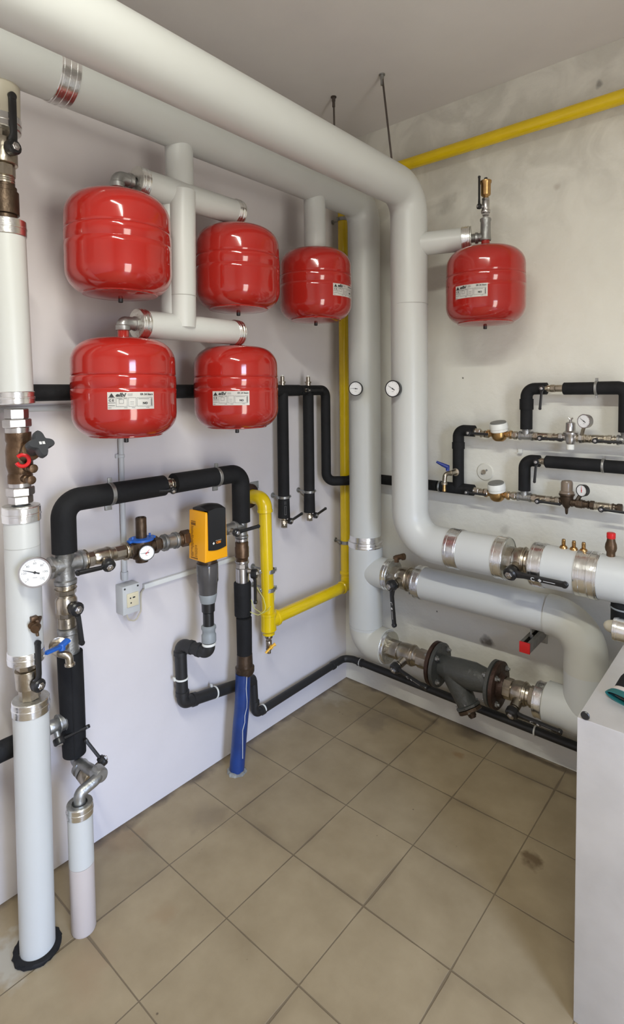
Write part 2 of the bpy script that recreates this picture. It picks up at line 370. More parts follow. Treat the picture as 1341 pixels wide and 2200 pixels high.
def lever(parent, hub, axis, h, L, s, m=M_bplast, screw=M_chrome, w_=None, drop=.0, name='handle', marks=True, crank=.25):
    """valve lever: round hub on the stem, cranked flat bar ending in a rounded tip, and the nut"""
    axis = V(axis).normalized(); h = V(h); h = (h-axis*h.dot(axis)).normalized(); sd = axis.cross(h).normalized(); hub = V(hub)
    w_ = w_ or s*.62; bm = B()
    lathe(bm, hub, axis, [(0, s*.55), (s*.12, s*.62), (s*.62, s*.62), (s*.75, s*.5)], 14)
    th = s*.34
    path = [hub+axis*s*.35+h*s*.1, hub+axis*s*.35+h*L*crank*.5, hub+axis*(s*.35+drop)+h*L*crank, hub+axis*(s*.35+drop)+h*L*.97]
    ws = [w_*1.25, w_*1.1, w_*.78, w_*.86]
    prev = None; ringsv = []
    for q, ww in zip(path, ws):
        ringsv.append([bm.verts.new(q+sd*ww/2*a+axis*th/2*b) for a, b in ((-1, -.6), (-.7, -1), (.7, -1), (1, -.6), (1, .6), (.7, 1), (-.7, 1), (-1, .6))])
    for i in range(3):
        for k in range(8): bm.faces.new((ringsv[i][k], ringsv[i][(k+1) % 8], ringsv[i+1][(k+1) % 8], ringsv[i+1][k]))
    bm.faces.new(ringsv[0]); bm.faces.new(ringsv[-1])
    lathe(bm, hub+axis*(s*.35+drop-th*.6)+h*L*.97, axis, [(0, w_*.40), (th*.2, w_*.48), (th, w_*.48), (th*1.2, w_*.40)], 12)
    o = obj(name, bm, m, parent, 40)
    bm = B(); lathe(bm, hub+axis*s*.70, axis, [(0, s*.34), (s*.16, s*.34), (s*.2, s*.28)], 6)
    lathe(bm, hub+axis*s*.85, axis, [(0, s*.15), (s*.12, s*.15), (s*.14, s*.1)], 10)
    obj('nut', bm, screw, o, 30)
    if marks and L > .15:
        q0 = hub+axis*(s*.35+drop+th/2+.0006)
        fn = lambda x, y: q0 + h*(L*.42+x) + sd*y*(-1)
        bm = B(); text_into(bm, 'C', w_*.9, lambda x, y: fn(x, y), .0004)
        v = w_*.3; c = [bm.verts.new(fn(L*.13+x, y)) for x, y in ((-v, 0), (0, -v), (v, 0), (0, v))]; bm.faces.new(c)
        rect_into(bm, L*.19, -w_*.08, L*.40, w_*.02, fn)
        obj('mark', bm, M_marker, o)
    return o

def valve(name, label, p, d, stem, r, L, h, hl, mats=(M_nickel,), group=None, stem_len=None, drop=0., cat='valve', lever_m=M_bplast, screw=M_chrome, s=None, handle=True, crank=.25, lw=None):
    """ball valve centred on p, bore along d, total length L, radius r at the waist; stem out of it, lever along h"""
    p = V(p); d = V(d).normalized(); stem = V(stem).normalized(); m = mats[0]
    t = thing(name, label, cat, p, group)
    bm = B()
    lathe(bm, p, d, [(-L*.26, r*.78), (-L*.22, r*.95), (-L*.10, r*1.05), (L*.08, r*1.05), (L*.16, r*1.0), (L*.18, r*.9), (L*.26, r*.86)], 28)
    lathe(bm, p, d, [(L*.07, r*1.10), (L*.09, r*1.13), (L*.12, r*1.10)], 28)
    hexa(bm, p, d, -L/2, -L*.24, r*.98, n=8); hexa(bm, p, d, L*.24, L/2, r*.98, n=8)
    sl = stem_len or r*1.9
    lathe(bm, p, stem, [(0, r*.56), (sl*.80, r*.46), (sl*.82, r*.34), (sl, r*.30)], 18)
    obj('body', bm, m, t)
    if handle: lever(t, p+stem*(sl*.9), stem, h, hl, s or r*.9, lever_m, screw, drop=drop, crank=crank, w_=lw)
    return t

def fitting(bm, p, d, segs):
    """row of pipe fittings along d: segs = [(length, radius, kind)] kind r round, h hex, b beaded socket"""
    t = 0; p = V(p)
    for L, r, k in segs:
        if k == 'h': hexa(bm, p, d, t, t+L, r, n=6)
        elif k == 'o': hexa(bm, p, d, t, t+L, r, n=8)
        elif k == 'b': lathe(bm, p, d, [(t, r*.92), (t, r*1.1), (t+L*.12, r*1.12), (t+L*.16, r), (t+L*.84, r), (t+L*.88, r*1.12), (t+L, r*1.1), (t+L, r*.92)], 24)
        elif k == 't': lathe(bm, p, d, [(t, r), (t+L*.15, r*1.05), (t+L*.3, r), (t+L*.45, r*1.05), (t+L*.6, r), (t+L*.75, r*1.05), (t+L, r)], 24)
        else: lathe(bm, p, d, [(t, r*.97), (t+.001, r), (t+L-.001, r), (t+L, r*.97)], 24)
        t += L

def gauge(name, label, c, n, r, depth, back, needle, ncol=M_ink, case=M_chrome, nums=None, ticks=24, group=None, stemr=.006, start=225, sweep=270, needle2=None, cat='gauge'):
    """round dial: c face centre, n face normal, back = point the stem runs to"""
    c = V(c); n = V(n).normalized(); rt = UP.cross(n).normalized(); up = n.cross(rt).normalized()
    t = thing(name, label, cat, c, group)
    bm = B(); lathe(bm, c, n, [(-depth, r*.86), (-depth*.9, r*.97), (-.002, r), (.001, r*1.02), (.0025, r), (.0025, r*.91), (-.0005, r*.90)], 36)
    obj('case', bm, case, t, 30)
    bm = B()
    if back is not None: tube(bm, [c-n*depth*.5, back], stemr, 0, 14); obj('stem', bm, M_nickel, t)
    else: bm.free()
    bm = B(); lathe(bm, c, n, [(-.001, r*.9), (.0002, r*.9)], 32); dial = obj('dial', bm, M_dial, t)
    F = lambda x, y, e=.0006: c + n*e + rt*x + up*y
    bm = B()
    for k in range(ticks+1):
        a = math.radians(start - sweep*k/ticks); big = (k % (ticks//6 if ticks >= 12 else 1) == 0)
        r0_, r1_ = r*(.72 if big else .77), r*.82; hw = r*(.016 if big else .008)
        ca, sa = math.cos(a), math.sin(a)
        bm.faces.new([bm.verts.new(F(ca*q-sa*w2, sa*q+ca*w2)) for q, w2 in ((r0_, -hw), (r1_, -hw), (r1_, hw), (r0_, hw))])
    if nums:
        for k, s in enumerate(nums):
            a = math.radians(start - sweep*k/(len(nums)-1)); ca, sa = math.cos(a)*r*.60, math.sin(a)*r*.60
            text_into(bm, s, r*.2, lambda x, y: F(ca+x, sa+y), .0001)
    rect_into(bm, -r*.14, -r*.36, r*.14, -r*.33, F); 
    obj('scale', bm, M_greyink if nums else M_ink, dial)
    def ndl(a, m_, L_, e):
        a = math.radians(a); ca, sa = math.cos(a), math.sin(a); bm = B()
        pts = [(-r*.3*L_, r*.05), (-r*.3*L_, -r*.05), (0, -r*.035), (r*.74*L_, -r*.008), (r*.74*L_, r*.008), (0, r*.035)]
        bot = [bm.verts.new(F(ca*x-sa*y, sa*x+ca*y, e)) for x, y in pts]; top = [bm.verts.new(F(ca*x-sa*y, sa*x+ca*y, e+.0008)) for x, y in pts]
        bm.faces.new(top); bm.faces.new(bot[::-1])
        for k in range(6): bm.faces.new((bot[k], bot[(k+1) % 6], top[(k+1) % 6], top[k]))
        lathe(bm, c+n*e, n, [(0, r*.09), (.0014, r*.08)], 12)
        obj('needle', bm, m_, t)
    ndl(needle, ncol, 1, .0010)
    if needle2 is not None: ndl(needle2, M_redp, .8, .0022)
    return t

def clamp(parent, p, d, r, out, name='pipe_clamp', w_=.018, m=M_galv):
    bm = B(); ring(bm, p, d, w_, r, r+.003, bev=.001)
    out = V(out).normalized(); 
    for s in (-1, 1):
        box(bm, V(p)+out*s*(r+.006), .013, .005, w_, X=out, Y=V(d).cross(out), Z=d, bev=.001)
        lathe(bm, V(p)+out*s*(r+.008)-V(d).cross(out)*.009, V(d).cross(out), [(0, .004), (.018, .004)], 6)
    return obj(name, bm, m, parent)
def standoff(parent, p, wallpt, r=.004, name='bracket_rod'):
    bm = B(); tube(bm, [p, wallpt], r, 0, 10); n = (V(wallpt)-V(p)).normalized(); lathe(bm, V(wallpt)-n*.004, n, [(0, .012), (.004, .013)], 16)
    return obj(name, bm, M_galv, parent)

# ================================================================== THE ROOM
def struct(name, bm, m):
    o = obj(name, bm, m); o['kind'] = 'structure'; return o
H = 2.94; RX = 3.35; RY = -3.9
DARK = (.10, .085, .07)
M_wall_left = wall_mat('lilac_white_wall_paint', (.67, .63, .63), [(PX(0, 300, 1040), .02, (.5, .45, .42), .4)], bump=.12)
M_wall_back = wall_mat('cream_wall_paint', (.74, .72, .65), [
    (PY(0, 1047, 1380), .035, DARK, .85), (PY(0, 855, 400), .05, (.62, .60, .54), .6), (PY(0, 960, 440), .06, (.40, .38, .33), .45),
    (PY(0, 1195, 400), .018, (.45, .40, .35), .6), (PY(0, 995, 812), .006, DARK, .9), (PY(0, 882, 1275), .012, DARK, .8),
    (PY(0, 939, 1314), .006, DARK, .9), (PY(0, 1085, 1138), .03, (.42, .40, .36), .5), (PY(0, 1285, 180), .02, (.25, .24, .22), .8),
    (PY(0, 900, 1250), .03, (.45, .42, .36), .4)], patch=.34, bump=.8)
M_ceil = wall_mat('grey_white_ceiling_paint', (.72, .685, .66), [], bump=.15)
M_floor = floor_mat()
TH = .12
bm = B(); box(bm, (-TH/2, RY/2, H/2), TH, -RY+2*TH, H+.2); struct('wall_left', bm, M_wall_left)
bm = B(); box(bm, (RX/2, TH/2, H/2), RX+2*TH-.001, TH, H+.2); struct('wall_back', bm, M_wall_back)
bm = B(); box(bm, (RX/2, RY-TH/2, H/2), RX+2*TH-.001, TH, H+.2); struct('wall_front', bm, M_wall_left)
DY0, DY1, DZ = -2.63, -1.77, 2.15
bm = B()
box(bm, (RX+TH/2, DY1/2, H/2), TH, -DY1, H+.2); box(bm, (RX+TH/2, (RY+DY0)/2, H/2), TH, DY0-RY, H+.2)
box(bm, (RX+TH/2, (DY0+DY1)/2, (H+.1+DZ)/2), TH, DY1-DY0, H+.1-DZ); struct('wall_right', bm, M_wall_left)
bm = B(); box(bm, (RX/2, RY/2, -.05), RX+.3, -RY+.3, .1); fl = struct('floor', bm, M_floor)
bm = B(); box(bm, (RX/2, RY/2, H+.05), RX+.3, -RY+.3, .1); struct('ceiling', bm, M_ceil)
dr = thing('door_frame', 'grey metal frame of the open doorway', 'door frame', (RX, -2.2, 0)); del dr['label']; del dr['category']; dr['kind'] = 'structure'; dr.name = 'door_1'
bm = B(); box(bm, (RX+.03, DY0+.025, DZ/2), .09, .05, DZ); box(bm, (RX+.03, DY1-.025, DZ/2), .09, .05, DZ); box(bm, (RX+.03, -2.2, DZ-.025), .09, DY1-DY0-.1, .05)
obj('jamb', bm, M_lgrey, dr)
# ceiling batten lamp (its light is set at the top)
lamp = thing('batten_lamp', 'white fluorescent batten lamp on the ceiling behind the viewer', 'lamp', (1.75, -2.3, H))
bm = B(); box(bm, (1.75, -2.3, H-.03), 1.25, .09, .055, bev=.006); obj('housing', bm, M_white, lamp)

# ================================================================== RED EXPANSION TANKS
TR = .157
def tank_prof():
    h = .160; pr = []
    # dome bottom -> top, rounded shoulders, two pressed beads
    def corner(z0, sgn):
        out = []
        for k in range(0, 10):
            a = math.pi/2*k/9
            out.append((math.sin(a), math.cos(a)))
        return out
    cr, cz = .075, .072
    bot = [(-h, .0), (-h+.001, .03), (-h+.005, .06)]
    pr += bot
    for k in range(1, 11):
        a = math.pi/2*k/10; pr.append((-h+.012+cz*(1-math.cos(a))-.004, TR-cr+cr*math.sin(a)))
    pr += [(-.030, TR), (-.020, TR+.0005), (-.0045, TR+.0010), (-.003, TR-.0006), (-.001, TR-.0006), (.0005, TR+.0006)]
    pr += [(.030, TR+.0006), (.035, TR-.0004), (.038, TR-.0030), (.041, TR-.0006), (.048, TR-.0008)]
    for k in range(10, 0, -1):
        a = math.pi/2*k/10; pr.append((h-.008-cz*(1-math.cos(a)), TR-.001-cr+cr*math.sin(a)))
    pr += [(h-.005, .06), (h-.001, .03), (h, .018)]
    return pr
def make_tank(loc):
    t = thing('expansion_tank', '', 'tank', loc); loc = V(loc)
    bm = B(); lathe(bm, loc, UP, tank_prof(), 64)
    # pressed foot rim under the body
    obj('shell', bm, M_red, t, 60)
    bm = B(); ring(bm, loc+V((0, 0, -.146)), UP, .008, .098, .112, 48, .002); obj('bottom_rim', bm, M_red, t)
    bm = B(); lathe(bm, loc+V((0, 0, .156)), UP, [(0, .019), (.006, .017), (.034, .017)], 20); obj('neck', bm, M_red, t)
    bm = B(); lathe(bm, loc+V((0, 0, -.172)), UP, [(0, .006), (.002, .0075), (.012, .0075), (.014, .011), (.02, .011)], 14); obj('valve_cap', bm, M_bplast, t)
    return t
def copy_tree(o, loc):
    c = o.copy(); COL.objects.link(c); c.location = loc
    for ch in list(o.children):
        k = ch.copy(); COL.objects.link(k); k.parent = c
        for g in list(ch.children):
            q = g.copy(); COL.objects.link(q); q.parent = k
    return c
T4P = V((.905, -.225, 2.005))
T4P = PY(-.225, 1043, 616)
tanks = [((.27, -1.476, 2.067), 'red expansion tank at upper left under the shiny silver elbow, no label in view', None),
         ((.27, -.993, 2.073), 'red expansion tank without label in the upper row, right of the white vertical branch', None),
         ((.27, -.545, 2.073), 'red expansion tank hanging beside the white riser, its label turned to the right edge', 51.5),
         ((.27, -1.47, 1.630), 'red expansion tank lower left with a large white label reading 24 liters at its centre', 6.5),
         ((.27, -1.01, 1.630), 'red expansion tank in the lower row directly left of the black insulated drop pipes', -7.5),
         (tuple(T4P), 'red expansion tank alone on the cream wall under a brass air vent, label at left', -21.)]
base = None; TK = []
for loc, lab, la in tanks:
    t = make_tank(loc) if base is None else copy_tree(base, loc)
    if base is None: base = t
    t['label'] = lab; t['category'] = 'tank'; t['group'] = 'red expansion tanks'; TK.append((t, V(loc), la))
for i, (t, loc, la) in enumerate(TK):
    if la is None: continue
    ph = math.atan2(CAM.y-loc.y, CAM.x-loc.x) + math.radians(la); zc = -.038; LW, LH = .132, .050
    def cyl(x, y, e=.0018):
        a = ph + x/TR; return loc + V((math.cos(a)*(TR+e), math.sin(a)*(TR+e), zc+y))
    bm = B(); rect_into(bm, -LW/2, -LH/2, LW/2, LH/2, lambda x, y: cyl(x, y, .0012), 14)
    # give the label its thickness
    bmesh.ops.solidify(bm, geom=bm.faces[:], thickness=.0006)
    lb = obj('label', bm, M_label, t)
    f = lambda x, y: cyl(x, y, .0024)
    bm = B()
    text_into(bm, 'elbi', .0150, lambda x, y: f(-.031+x*1.25, .0165+y), .0005, .35)
    v = [bm.verts.new(f(x, y)) for x, y in ((-.061, .011), (-.047, .011), (-.054, .022))]; bm.faces.new(v)
    rect_into(bm, -.063, .0085, -.045, .0098, f)
    text_into(bm, 'ER 24 liters' if i == 3 else ('ER 24 liters' if i == 4 else 'ER 24 liters'), .0085, lambda x, y: f(.043+x*.95, .0180+y), .0002)
    text_into(bm, 'C E', .0095, lambda x, y: f(-.055+x, .001+y), .0003)
    text_into(bm, 'NO', .0090, lambda x, y: f(.038+x, -.008+y), .0005)
    for (x0, y0, x1, y1) in ((-.042, -.017, -.012, .009), (-.009, -.017, .012, .009), (.015, -.017, .060, .009), (-.034, -.008, -.022, .004)):
        frame_into(bm, x0, y0, x1, y1, .0006, f)
    for k in range(9):
        x0 = -.011+random.random()*.002; rect_into(bm, x0, .013+k*.001, x0+.013, .0134+k*.001, f) if k % 2 else None
    rect_into(bm, -.064, -.0065, -.044, -.0055, f); rect_into(bm, -.064, -.014, -.046, -.013, f); rect_into(bm, -.064, -.021, -.012, -.020, f); rect_into(bm, .0, -.021, .05, -.0200, f)
    rect_into(bm, -.040, .0055, -.026, .0063, f); rect_into(bm, -.020, .0055, -.014, .0063, f); rect_into(bm, .018, .0045, .05, .0053, f); rect_into(bm, .056, -.015, .058, .006, f)
    rect_into(bm, -.004, -.004, .006, -.0033, f); rect_into(bm, -.004, -.010, .006, -.0093, f)
    obj('print', bm, M_ink, lb)

# ================================================================== BIG WHITE PIPES
zA1, zA2 = 2.462, 2.515
xR1, yR1, xR2, yR2 = .272, -.184, .609, -.317
RB = .079
# --- pipe nearest the viewer: overhead run, down the room and along the back wall
A = thing('insulated_pipe', 'large white insulated pipe from overhead down to the run along the back wall', 'pipe', (xR2, yR2, 1.2))
zR2 = .955
x1b = PY(yR2, 1088, 1200).x
bm = B(); tube(bm, [(xR2-.004, -3.85, zA1), (xR2-.004, yR2, zA1), (xR2, yR2, zR2), (x1b, yR2, zR2)], RB, [.105, .135], 48); obj('jacket', bm, M_pvc, A, 50)
zs = PY(yR2, 881, 655).z
seam(A, (xR2, yR2, zs), UP, RB)
xb = PY(yR2, 982, 1182).x
band(A, (xb, yR2, zR2), XP, RB+.002, .055, ribs=2); band(A, (x1b-.012, yR2, zR2), XP, RB+.002, .045, ribs=2)
endcap(A, (x1b+.006, yR2, zR2), XP, RB+.004, .035)
# --- second overhead pipe, closer to the wall, down beside the yellow pipe
z_b1 = PX(xR1, 786, 1160).z
Bp = thing('insulated_pipe', 'large white insulated pipe along the left wall turning down beside the yellow gas pipe', 'pipe', (xR1, yR1, 1.0))
ybend = PX(.272, 128, 180).y
bm = B(); tube(bm, [(xR1, -3.85, zA2-.0), (xR1, yR1, zA2), (xR1, yR1, z_b1)], .0785, [.10], 48); obj('jacket', bm, M_pvc, Bp, 50)
seam(Bp, (xR1, ybend-.20, zA2), YP, .0785)
band(Bp, (xR1, ybend, zA2), YP, .0800, .055, ribs=3)
zt, zl = .722, .362
bm = B(); lathe(bm, (xR1, yR1, z_b1+.028), DN, [(0, .0800), (.026, .0810), (.028, .084), (.05, .0885)], 28); lathe(bm, (xR1, yR1, z_b1), DN, [(0, .088), (.001, .0882), (.028, .0870), (.029, .085)], 28); obj('aluminium_band', bm, M_alu, Bp, 20)
x2 = PY(yR1, 832, 1395).x
bm = B(); tube(bm, [(xR1, yR1, z_b1-.01), (xR1, yR1, PX(xR1, 786, 1345).z)], .0845, 0, 48); obj('lower_jacket', bm, M_pvc, Bp, 50)
bm = B(); tube(bm, [(xR1, yR1, PX(xR1, 786, 1345).z+.004), (xR1, yR1, zl), (x2, yR1, zl)], .0835, [.15], 48); obj('elbow_jacket', bm, M_pvc_old, Bp, 50)
seam(Bp, (xR1, yR1, PX(xR1, 786, 1340).z), UP, .0848)
x3 = PY(yR1, 838, 1242).x
bm = B(); lathe(bm, (xR1, yR1, zt), XP, [(0, .073), (x3-xR1, .073)], 44); obj('branch_jacket', bm, M_pvc, Bp, 50)
band(Bp, (x3+.004, yR1, zt), XP, .075, .03, ribs=1); endcap(Bp, (x3+.02, yR1, zt), XP, .076, .04)
band(Bp, (x2, yR1, zl), XP, .0755, .035, ribs=1); endcap(Bp, (x2+.018, yR1, zl), XP, .0765, .04)
# cream collar where the overhead pipe feeds the left riser: short vertical beige jacket
# --- branch pipes to the tanks
zhU, zhL = 2.279, 1.834
br = thing('branch_pipe', 'white insulated branch with two crosswise arms feeding the four left tanks', 'pipe', (.27, -1.24, 2.0))
bm = B(); lathe(bm, (.262, -1.24, zA2-.05), DN, [(0, .047), (zA2-.05-zhU, .047)], 36); obj('drop', bm, M_pvc, br)
bm = B(); lathe(bm, (.304, -1.261, zhU+.006), V((-.012, 0, -(zhU-zhL))), [(0, .0435), (zhU-zhL+.006, .0435)], 36); obj('lower_drop', bm, M_pvc, br)
bm = B(); lathe(bm, (.262, -1.285, zhU-.03), DN, [(0, .036), (zhU-zhL-.05, .036)], 30); obj('rear_drop', bm, M_pvc, br)
seam(br, (.296, -1.261, PX(.295, 398, 637).z), UP, .0437)
yl = PX(.27, 300, 385).y; yr = PX(.27, 500, 455).y
yl2 = PX(.27, 302, 702).y; yr2 = PX(.27, 500, 712).y
for (z, a, b, nm) in ((zhU, yl, yr, 'upper_arm'), (zhL, yl2, yr2, 'lower_arm')):
    bm = B(); lathe(bm, (.281, a, z), YP, [(0, .0445), (b-a, .0445)], 36); o = obj(nm, bm, M_pvc, br)
    for yy, s in ((a, -1), (b, 1)):
        bm = B(); ring(bm, (.281, yy+s*.004, z), YP, .030, .043, .0465); ring(bm, (.281, yy-s*.003, z), YP, .004, .045, .0480, bev=.001); ring(bm, (.281, yy+s*.010, z), YP, .004, .045, .0480, bev=.001)
        obj('aluminium_band', bm, M_alu, o)
        bm = B(); ring(bm, (.281, yy+s*.020, z), YP, .003, .012, .0465, bev=.0005); obj('end_disc', bm, M_aludisc, o)
def elbow(label, tl, z, ydir, m, yend):
    t = thing('pipe_elbow', label, 'fitting', tl+V((0, 0, .19)), 'elbows joining tanks to the branch arms')
    bm = B(); tube(bm, [tl+V((0, 0, .172)), (tl.x, tl.y, z), (tl.x, yend, z)], .0155, [.026], 20)
    lathe(bm, tl+V((0, 0, .180)), UP, [(0, .0215), (.003, .0225), (.014, .0225), (.017, .0200)], 20)
    tube(bm, [(tl.x, tl.y, tl.z+.193), (tl.x, tl.y, z), (tl.x, tl.y+ydir*.042, z)], .0205, [.024], 20)
    lathe(bm, (tl.x, tl.y+ydir*.036, z), (0, ydir, 0), [(0, .0205), (.002, .0235), (.012, .0235), (.014, .021)], 20)
    obj('elbow', bm, m, t)
    return t
elbow('shiny galvanised elbow above the upper left red tank', TK[0][1], zhU, 1, M_galv, yl+.01)
elbow('small galvanised elbow above the red tank right of the branch pipe, upper row', TK[1][1], zhU, -1, M_galv, yr-.01)
elbow('dull grey elbow on the red neck of the lower left tank', TK[3][1], zhL, 1, M_galv, yl2+.01)
elbow('grey elbow on the red neck of the lower right tank beside the black pipes', TK[4][1], zhL, -1, M_galv, yr2-.01)
b3 = thing('branch_pipe', 'short white insulated drop into the red tank beside the riser', 'pipe', (.27, -.545, 2.3))
bm = B(); lathe(bm, (.27, -.545, zA2-.05), DN, [(0, .0475), (zA2-.05-TK[2][1].z-.152, .0475)], 36); obj('jacket', bm, M_pvc, b3)
# tank on the back wall
b4 = thing('branch_pipe', 'white insulated side branch from the riser to the tank on the cream wall', 'pipe', (xR2, yR2, 2.2))
zb4 = PY(T4P.y, 1043, 507).z
e4 = V((PY(T4P.y, 1010, 507).x, T4P.y-.005, zb4)); s4 = V((xR2+.02, yR2, zb4-.005)); d4 = (e4-s4).normalized()
bm = B(); lathe(bm, s4, d4, [(0, .048), ((e4-s4).length, .048)], 36); obj('jacket', bm, M_pvc, b4)
band(b4, e4-d4*.014, d4, .0495, .034, ribs=3); endcap(b4, e4+d4*.006, d4, .050, .017)
tt = thing('pipe_tee', 'grey cast tee on top of the tank on the cream wall', 'fitting', (T4P.x, T4P.y, T4P.z+.18))
bm = B(); lathe(bm, (T4P.x, T4P.y, T4P.z+.185), UP, [(0, .021), (.003, .0225), (.012, .021), (.075, .0195), (.08, .022), (.088, .022), (.09, .019)], 22)
tube(bm, [(T4P.x, T4P.y, zb4-.003), e4-d4*.01], .0175, 0, 20); lathe(bm, (T4P.x-.03, T4P.y-.002, zb4-.003), -d4, [(0, .020), (.003, .0225), (.012, .0225), (.014, .02)], 20)
obj('tee_body', bm, M_galv, tt)
zv = T4P.z+.275
bv = thing('ball_valve', 'small nickel ball valve with upright black lever above the tee on the cream wall', 'valve', (T4P.x, T4P.y, zv))
bm = B(); fitting(bm, (T4P.x, T4P.y, zv-.005), UP, [(.014, .012, 'h'), (.012, .015, 'h'), (.012, .018, 'r'), (.035, .0155, 'r'), (.012, .017, 'h')])
stem = V((-.55, -.83, 0)); lathe(bm, (T4P.x, T4P.y, zv+.045), stem, [(0, .008), (.024, .007)], 12); obj('body', bm, M_chrome, bv)
lever(bv, V((T4P.x, T4P.y, zv+.045))+stem*.024, stem, UP, .120, .018, w_=.011, marks=False)
av = thing('air_vent', 'brass automatic air vent with black cap above the tank on the cream wall', 'vent', (T4P.x, T4P.y, zv+.08))
bm = B(); lathe(bm, (T4P.x, T4P.y, zv+.08), UP, [(0, .008), (.005, .010), (.010, .017), (.014, .0195), (.055, .0195), (.060, .0225), (.068, .023), (.071, .018)], 24); obj('body', bm, M_brass, av)
bm = B(); lathe(bm, (T4P.x, T4P.y, zv+.150), UP, [(0, .007), (.010, .007), (.012, .005)], 14); obj('cap', bm, M_bplast, av)

# threaded hanging rods
for (x, y, x1, z1, lab) in ((.530, -.404, .585, zA1+.05, 'long thin threaded rod hanging the nearer overhead pipe from the ceiling'), (.265, -.40, .272, zA2+.05, 'shorter threaded rod hanging the rear overhead pipe from the ceiling')):
    t = thing('threaded_rod', lab, 'rod', (x, y, H), 'ceiling rods')
    bm = B(); tube(bm, [(x, y, H), (x1, y, z1)], .0042, 0, 10); obj('rod', bm, M_rod, t)
    bm = B(); lathe(bm, (x, y, H), DN, [(0, .013), (.004, .013), (.005, .008), (.02, .008), (.021, .0065), (.045, .0065)], 14); obj('anchor_nut', bm, M_rod if 'shorter' in lab else M_galv, t)

# ================================================================== YELLOW GAS PIPES
g1 = thing('gas_pipe', 'yellow painted gas pipe crossing high on the cream wall', 'pipe', (.2, -.07, 2.69), 'yellow gas pipes')
bm = B(); tube(bm, [(RX, -.072, 2.690), (.075, -.072, 2.690), (.073, -.088, 2.66)], .0268, [.004], 28); obj('pipe', bm, M_yellow, g1)
g2 = thing('gas_pipe', 'yellow gas pipe standing upright in the corner, turning along the left wall at the bottom', 'pipe', (.073, -.088, 1.5), 'yellow gas pipes')
zg = .580
yt = PX(.10, 577, 1335).y
bm = B(); tube(bm, [(.073, -.088, 2.67), (.073, -.088, zg+.02), (.10, -.125, zg), (.10, yt+.02, zg)], .0285, [.03, .03], 28); obj('pipe', bm, M_yellow, g2)
bm = B()
lathe(bm, (.073, -.088, 2.64), UP, [(0, .029), (.002, .0335), (.014, .0335), (.016, .029)], 24); obj('socket', bm, M_yellow, g2); bm = B()
lathe(bm, (.073, -.088, zg+.05), UP, [(0, .029), (.002, .0335), (.012, .0335), (.016, .029)], 24); obj('socket', bm, M_yellow, g2); bm = B()
lathe(bm, (.10, -.15, zg), YN, [(0, .029), (.002, .033), (.012, .033), (.016, .029)], 24); obj('socket', bm, M_yellow, g2)
for (u, v) in ((737, 472), (738, 1166)):
    q = PX(.073, u, v); clamp(g2, (.073, -.088, q.z), UP, .0285, (.35, .9, 0)); standoff(g2, (.045, -.088, q.z), (.0005, -.088, q.z))
g3 = thing('gas_pipe', 'short yellow gas pipe leaving the left wall by an elbow and dropping to a tee', 'pipe', (.10, yt, .9), 'yellow gas pipes')
yt2 = PX(.10, 570, 1150).y; ztop = PX(.10, 560, 1073).z
bm = B(); tube(bm, [(.0, yt2-.0, ztop), (.10, yt2, ztop), (.10, yt, zg)], .0285, [.045], 28)
lathe(bm, (.10, yt2, ztop-.062), UP, [(0, .0290), (.002, .0345), (.012, .0345), (.018, .0315)], 24); obj('pipe', bm, M_yellow, g3)
bm = B(); tube(bm, [(.02, yt2, ztop), (.10, yt2, ztop), (.10, yt2, ztop-.055)], .0325, [.045], 28); obj('elbow', bm, M_yellow, g3)
bm = B(); lathe(bm, (.10, yt, zg-.062), UP, [(0, .025), (.002, .028), (.012, .028), (.022, .036), (.09, .034), (.092, .037), (.102, .037), (.105, .030)], 28)
lathe(bm, (.10, yt, zg), YP, [(0, .034), (.042, .034), (.044, .037), (.054, .037), (.056, .03)], 28); obj('tee', bm, M_yellow, g3)
bm = B(); lathe(bm, (.0005, yt2, ztop), XP, [(0, .058), (.004, .056), (.010, .040)], 20); obj('wall_sleeve', bm, M_rust, g3)
bm = B(); box(bm, (.002, yt2+.03, ztop+.045), .004, .05, .035, bev=.001); obj('mortar_patch', bm, M_cement, g3)
for v in (1228, 1268):
    q = PX(.10, 570, v); clamp(g3, (.10, yt+.002, q.z), UP, .0288, (.35, .9, 0)); standoff(g3, (.07, yt, q.z), (.0005, yt, q.z))
gv = thing('gas_cock', 'small drain cock with yellow lever under the yellow tee', 'valve', (.10, yt, zg-.10))
bm = B(); fitting(bm, (.10, yt, zg-.062), DN, [(.014, .018, 'r'), (.014, .013, 'h'), (.03, .014, 'r'), (.012, .015, 'h'), (.016, .009, 'r')])
lathe(bm, (.10, yt, zg-.105), (1, -.3, 0), [(0, .007), (.02, .006)], 12); obj('body', bm, M_nickel, gv)
bm = B(); c = V((.122, yt-.006, zg-.112)); dd = V((-.25, -.62, -.50)).normalized()
tube(bm, [c-dd*.022, c+dd*.035], [.0045, .0055], 0, 10); lathe(bm, c, (1, -.3, 0), [(-.004, .008), (.004, .008)], 12)
tube(bm, [c-dd*.004, c-dd*.022+V((0, .002, -.004))], [.004, .008], 0, 10); obj('lever', bm, M_yplas, gv)
# earth wires
wr = thing('earth_wire', 'thin yellow green earth wires looping to the clamp on the yellow pipe', 'wire', PX(.16, 560, 1300))
def P_(x, u, v): return PX(x, u, v)
bm = B(); tube(bm, [P_(.15, 535, 1290), P_(.15, 531, 1312), P_(.16, 555, 1322), P_(.15, 573, 1310), P_(.14, 566, 1285), P_(.13, 545, 1250)], .0016, .02, 8)
tube(bm, [P_(.15, 540, 1288), P_(.16, 545, 1306), P_(.15, 563, 1318), P_(.13, 575, 1312), P_(.12, 590, 1290), P_(.12, 591, 1262), P_(.12, 585, 1256)], .0016, .02, 8)
obj('wires', bm, M_wire, wr)

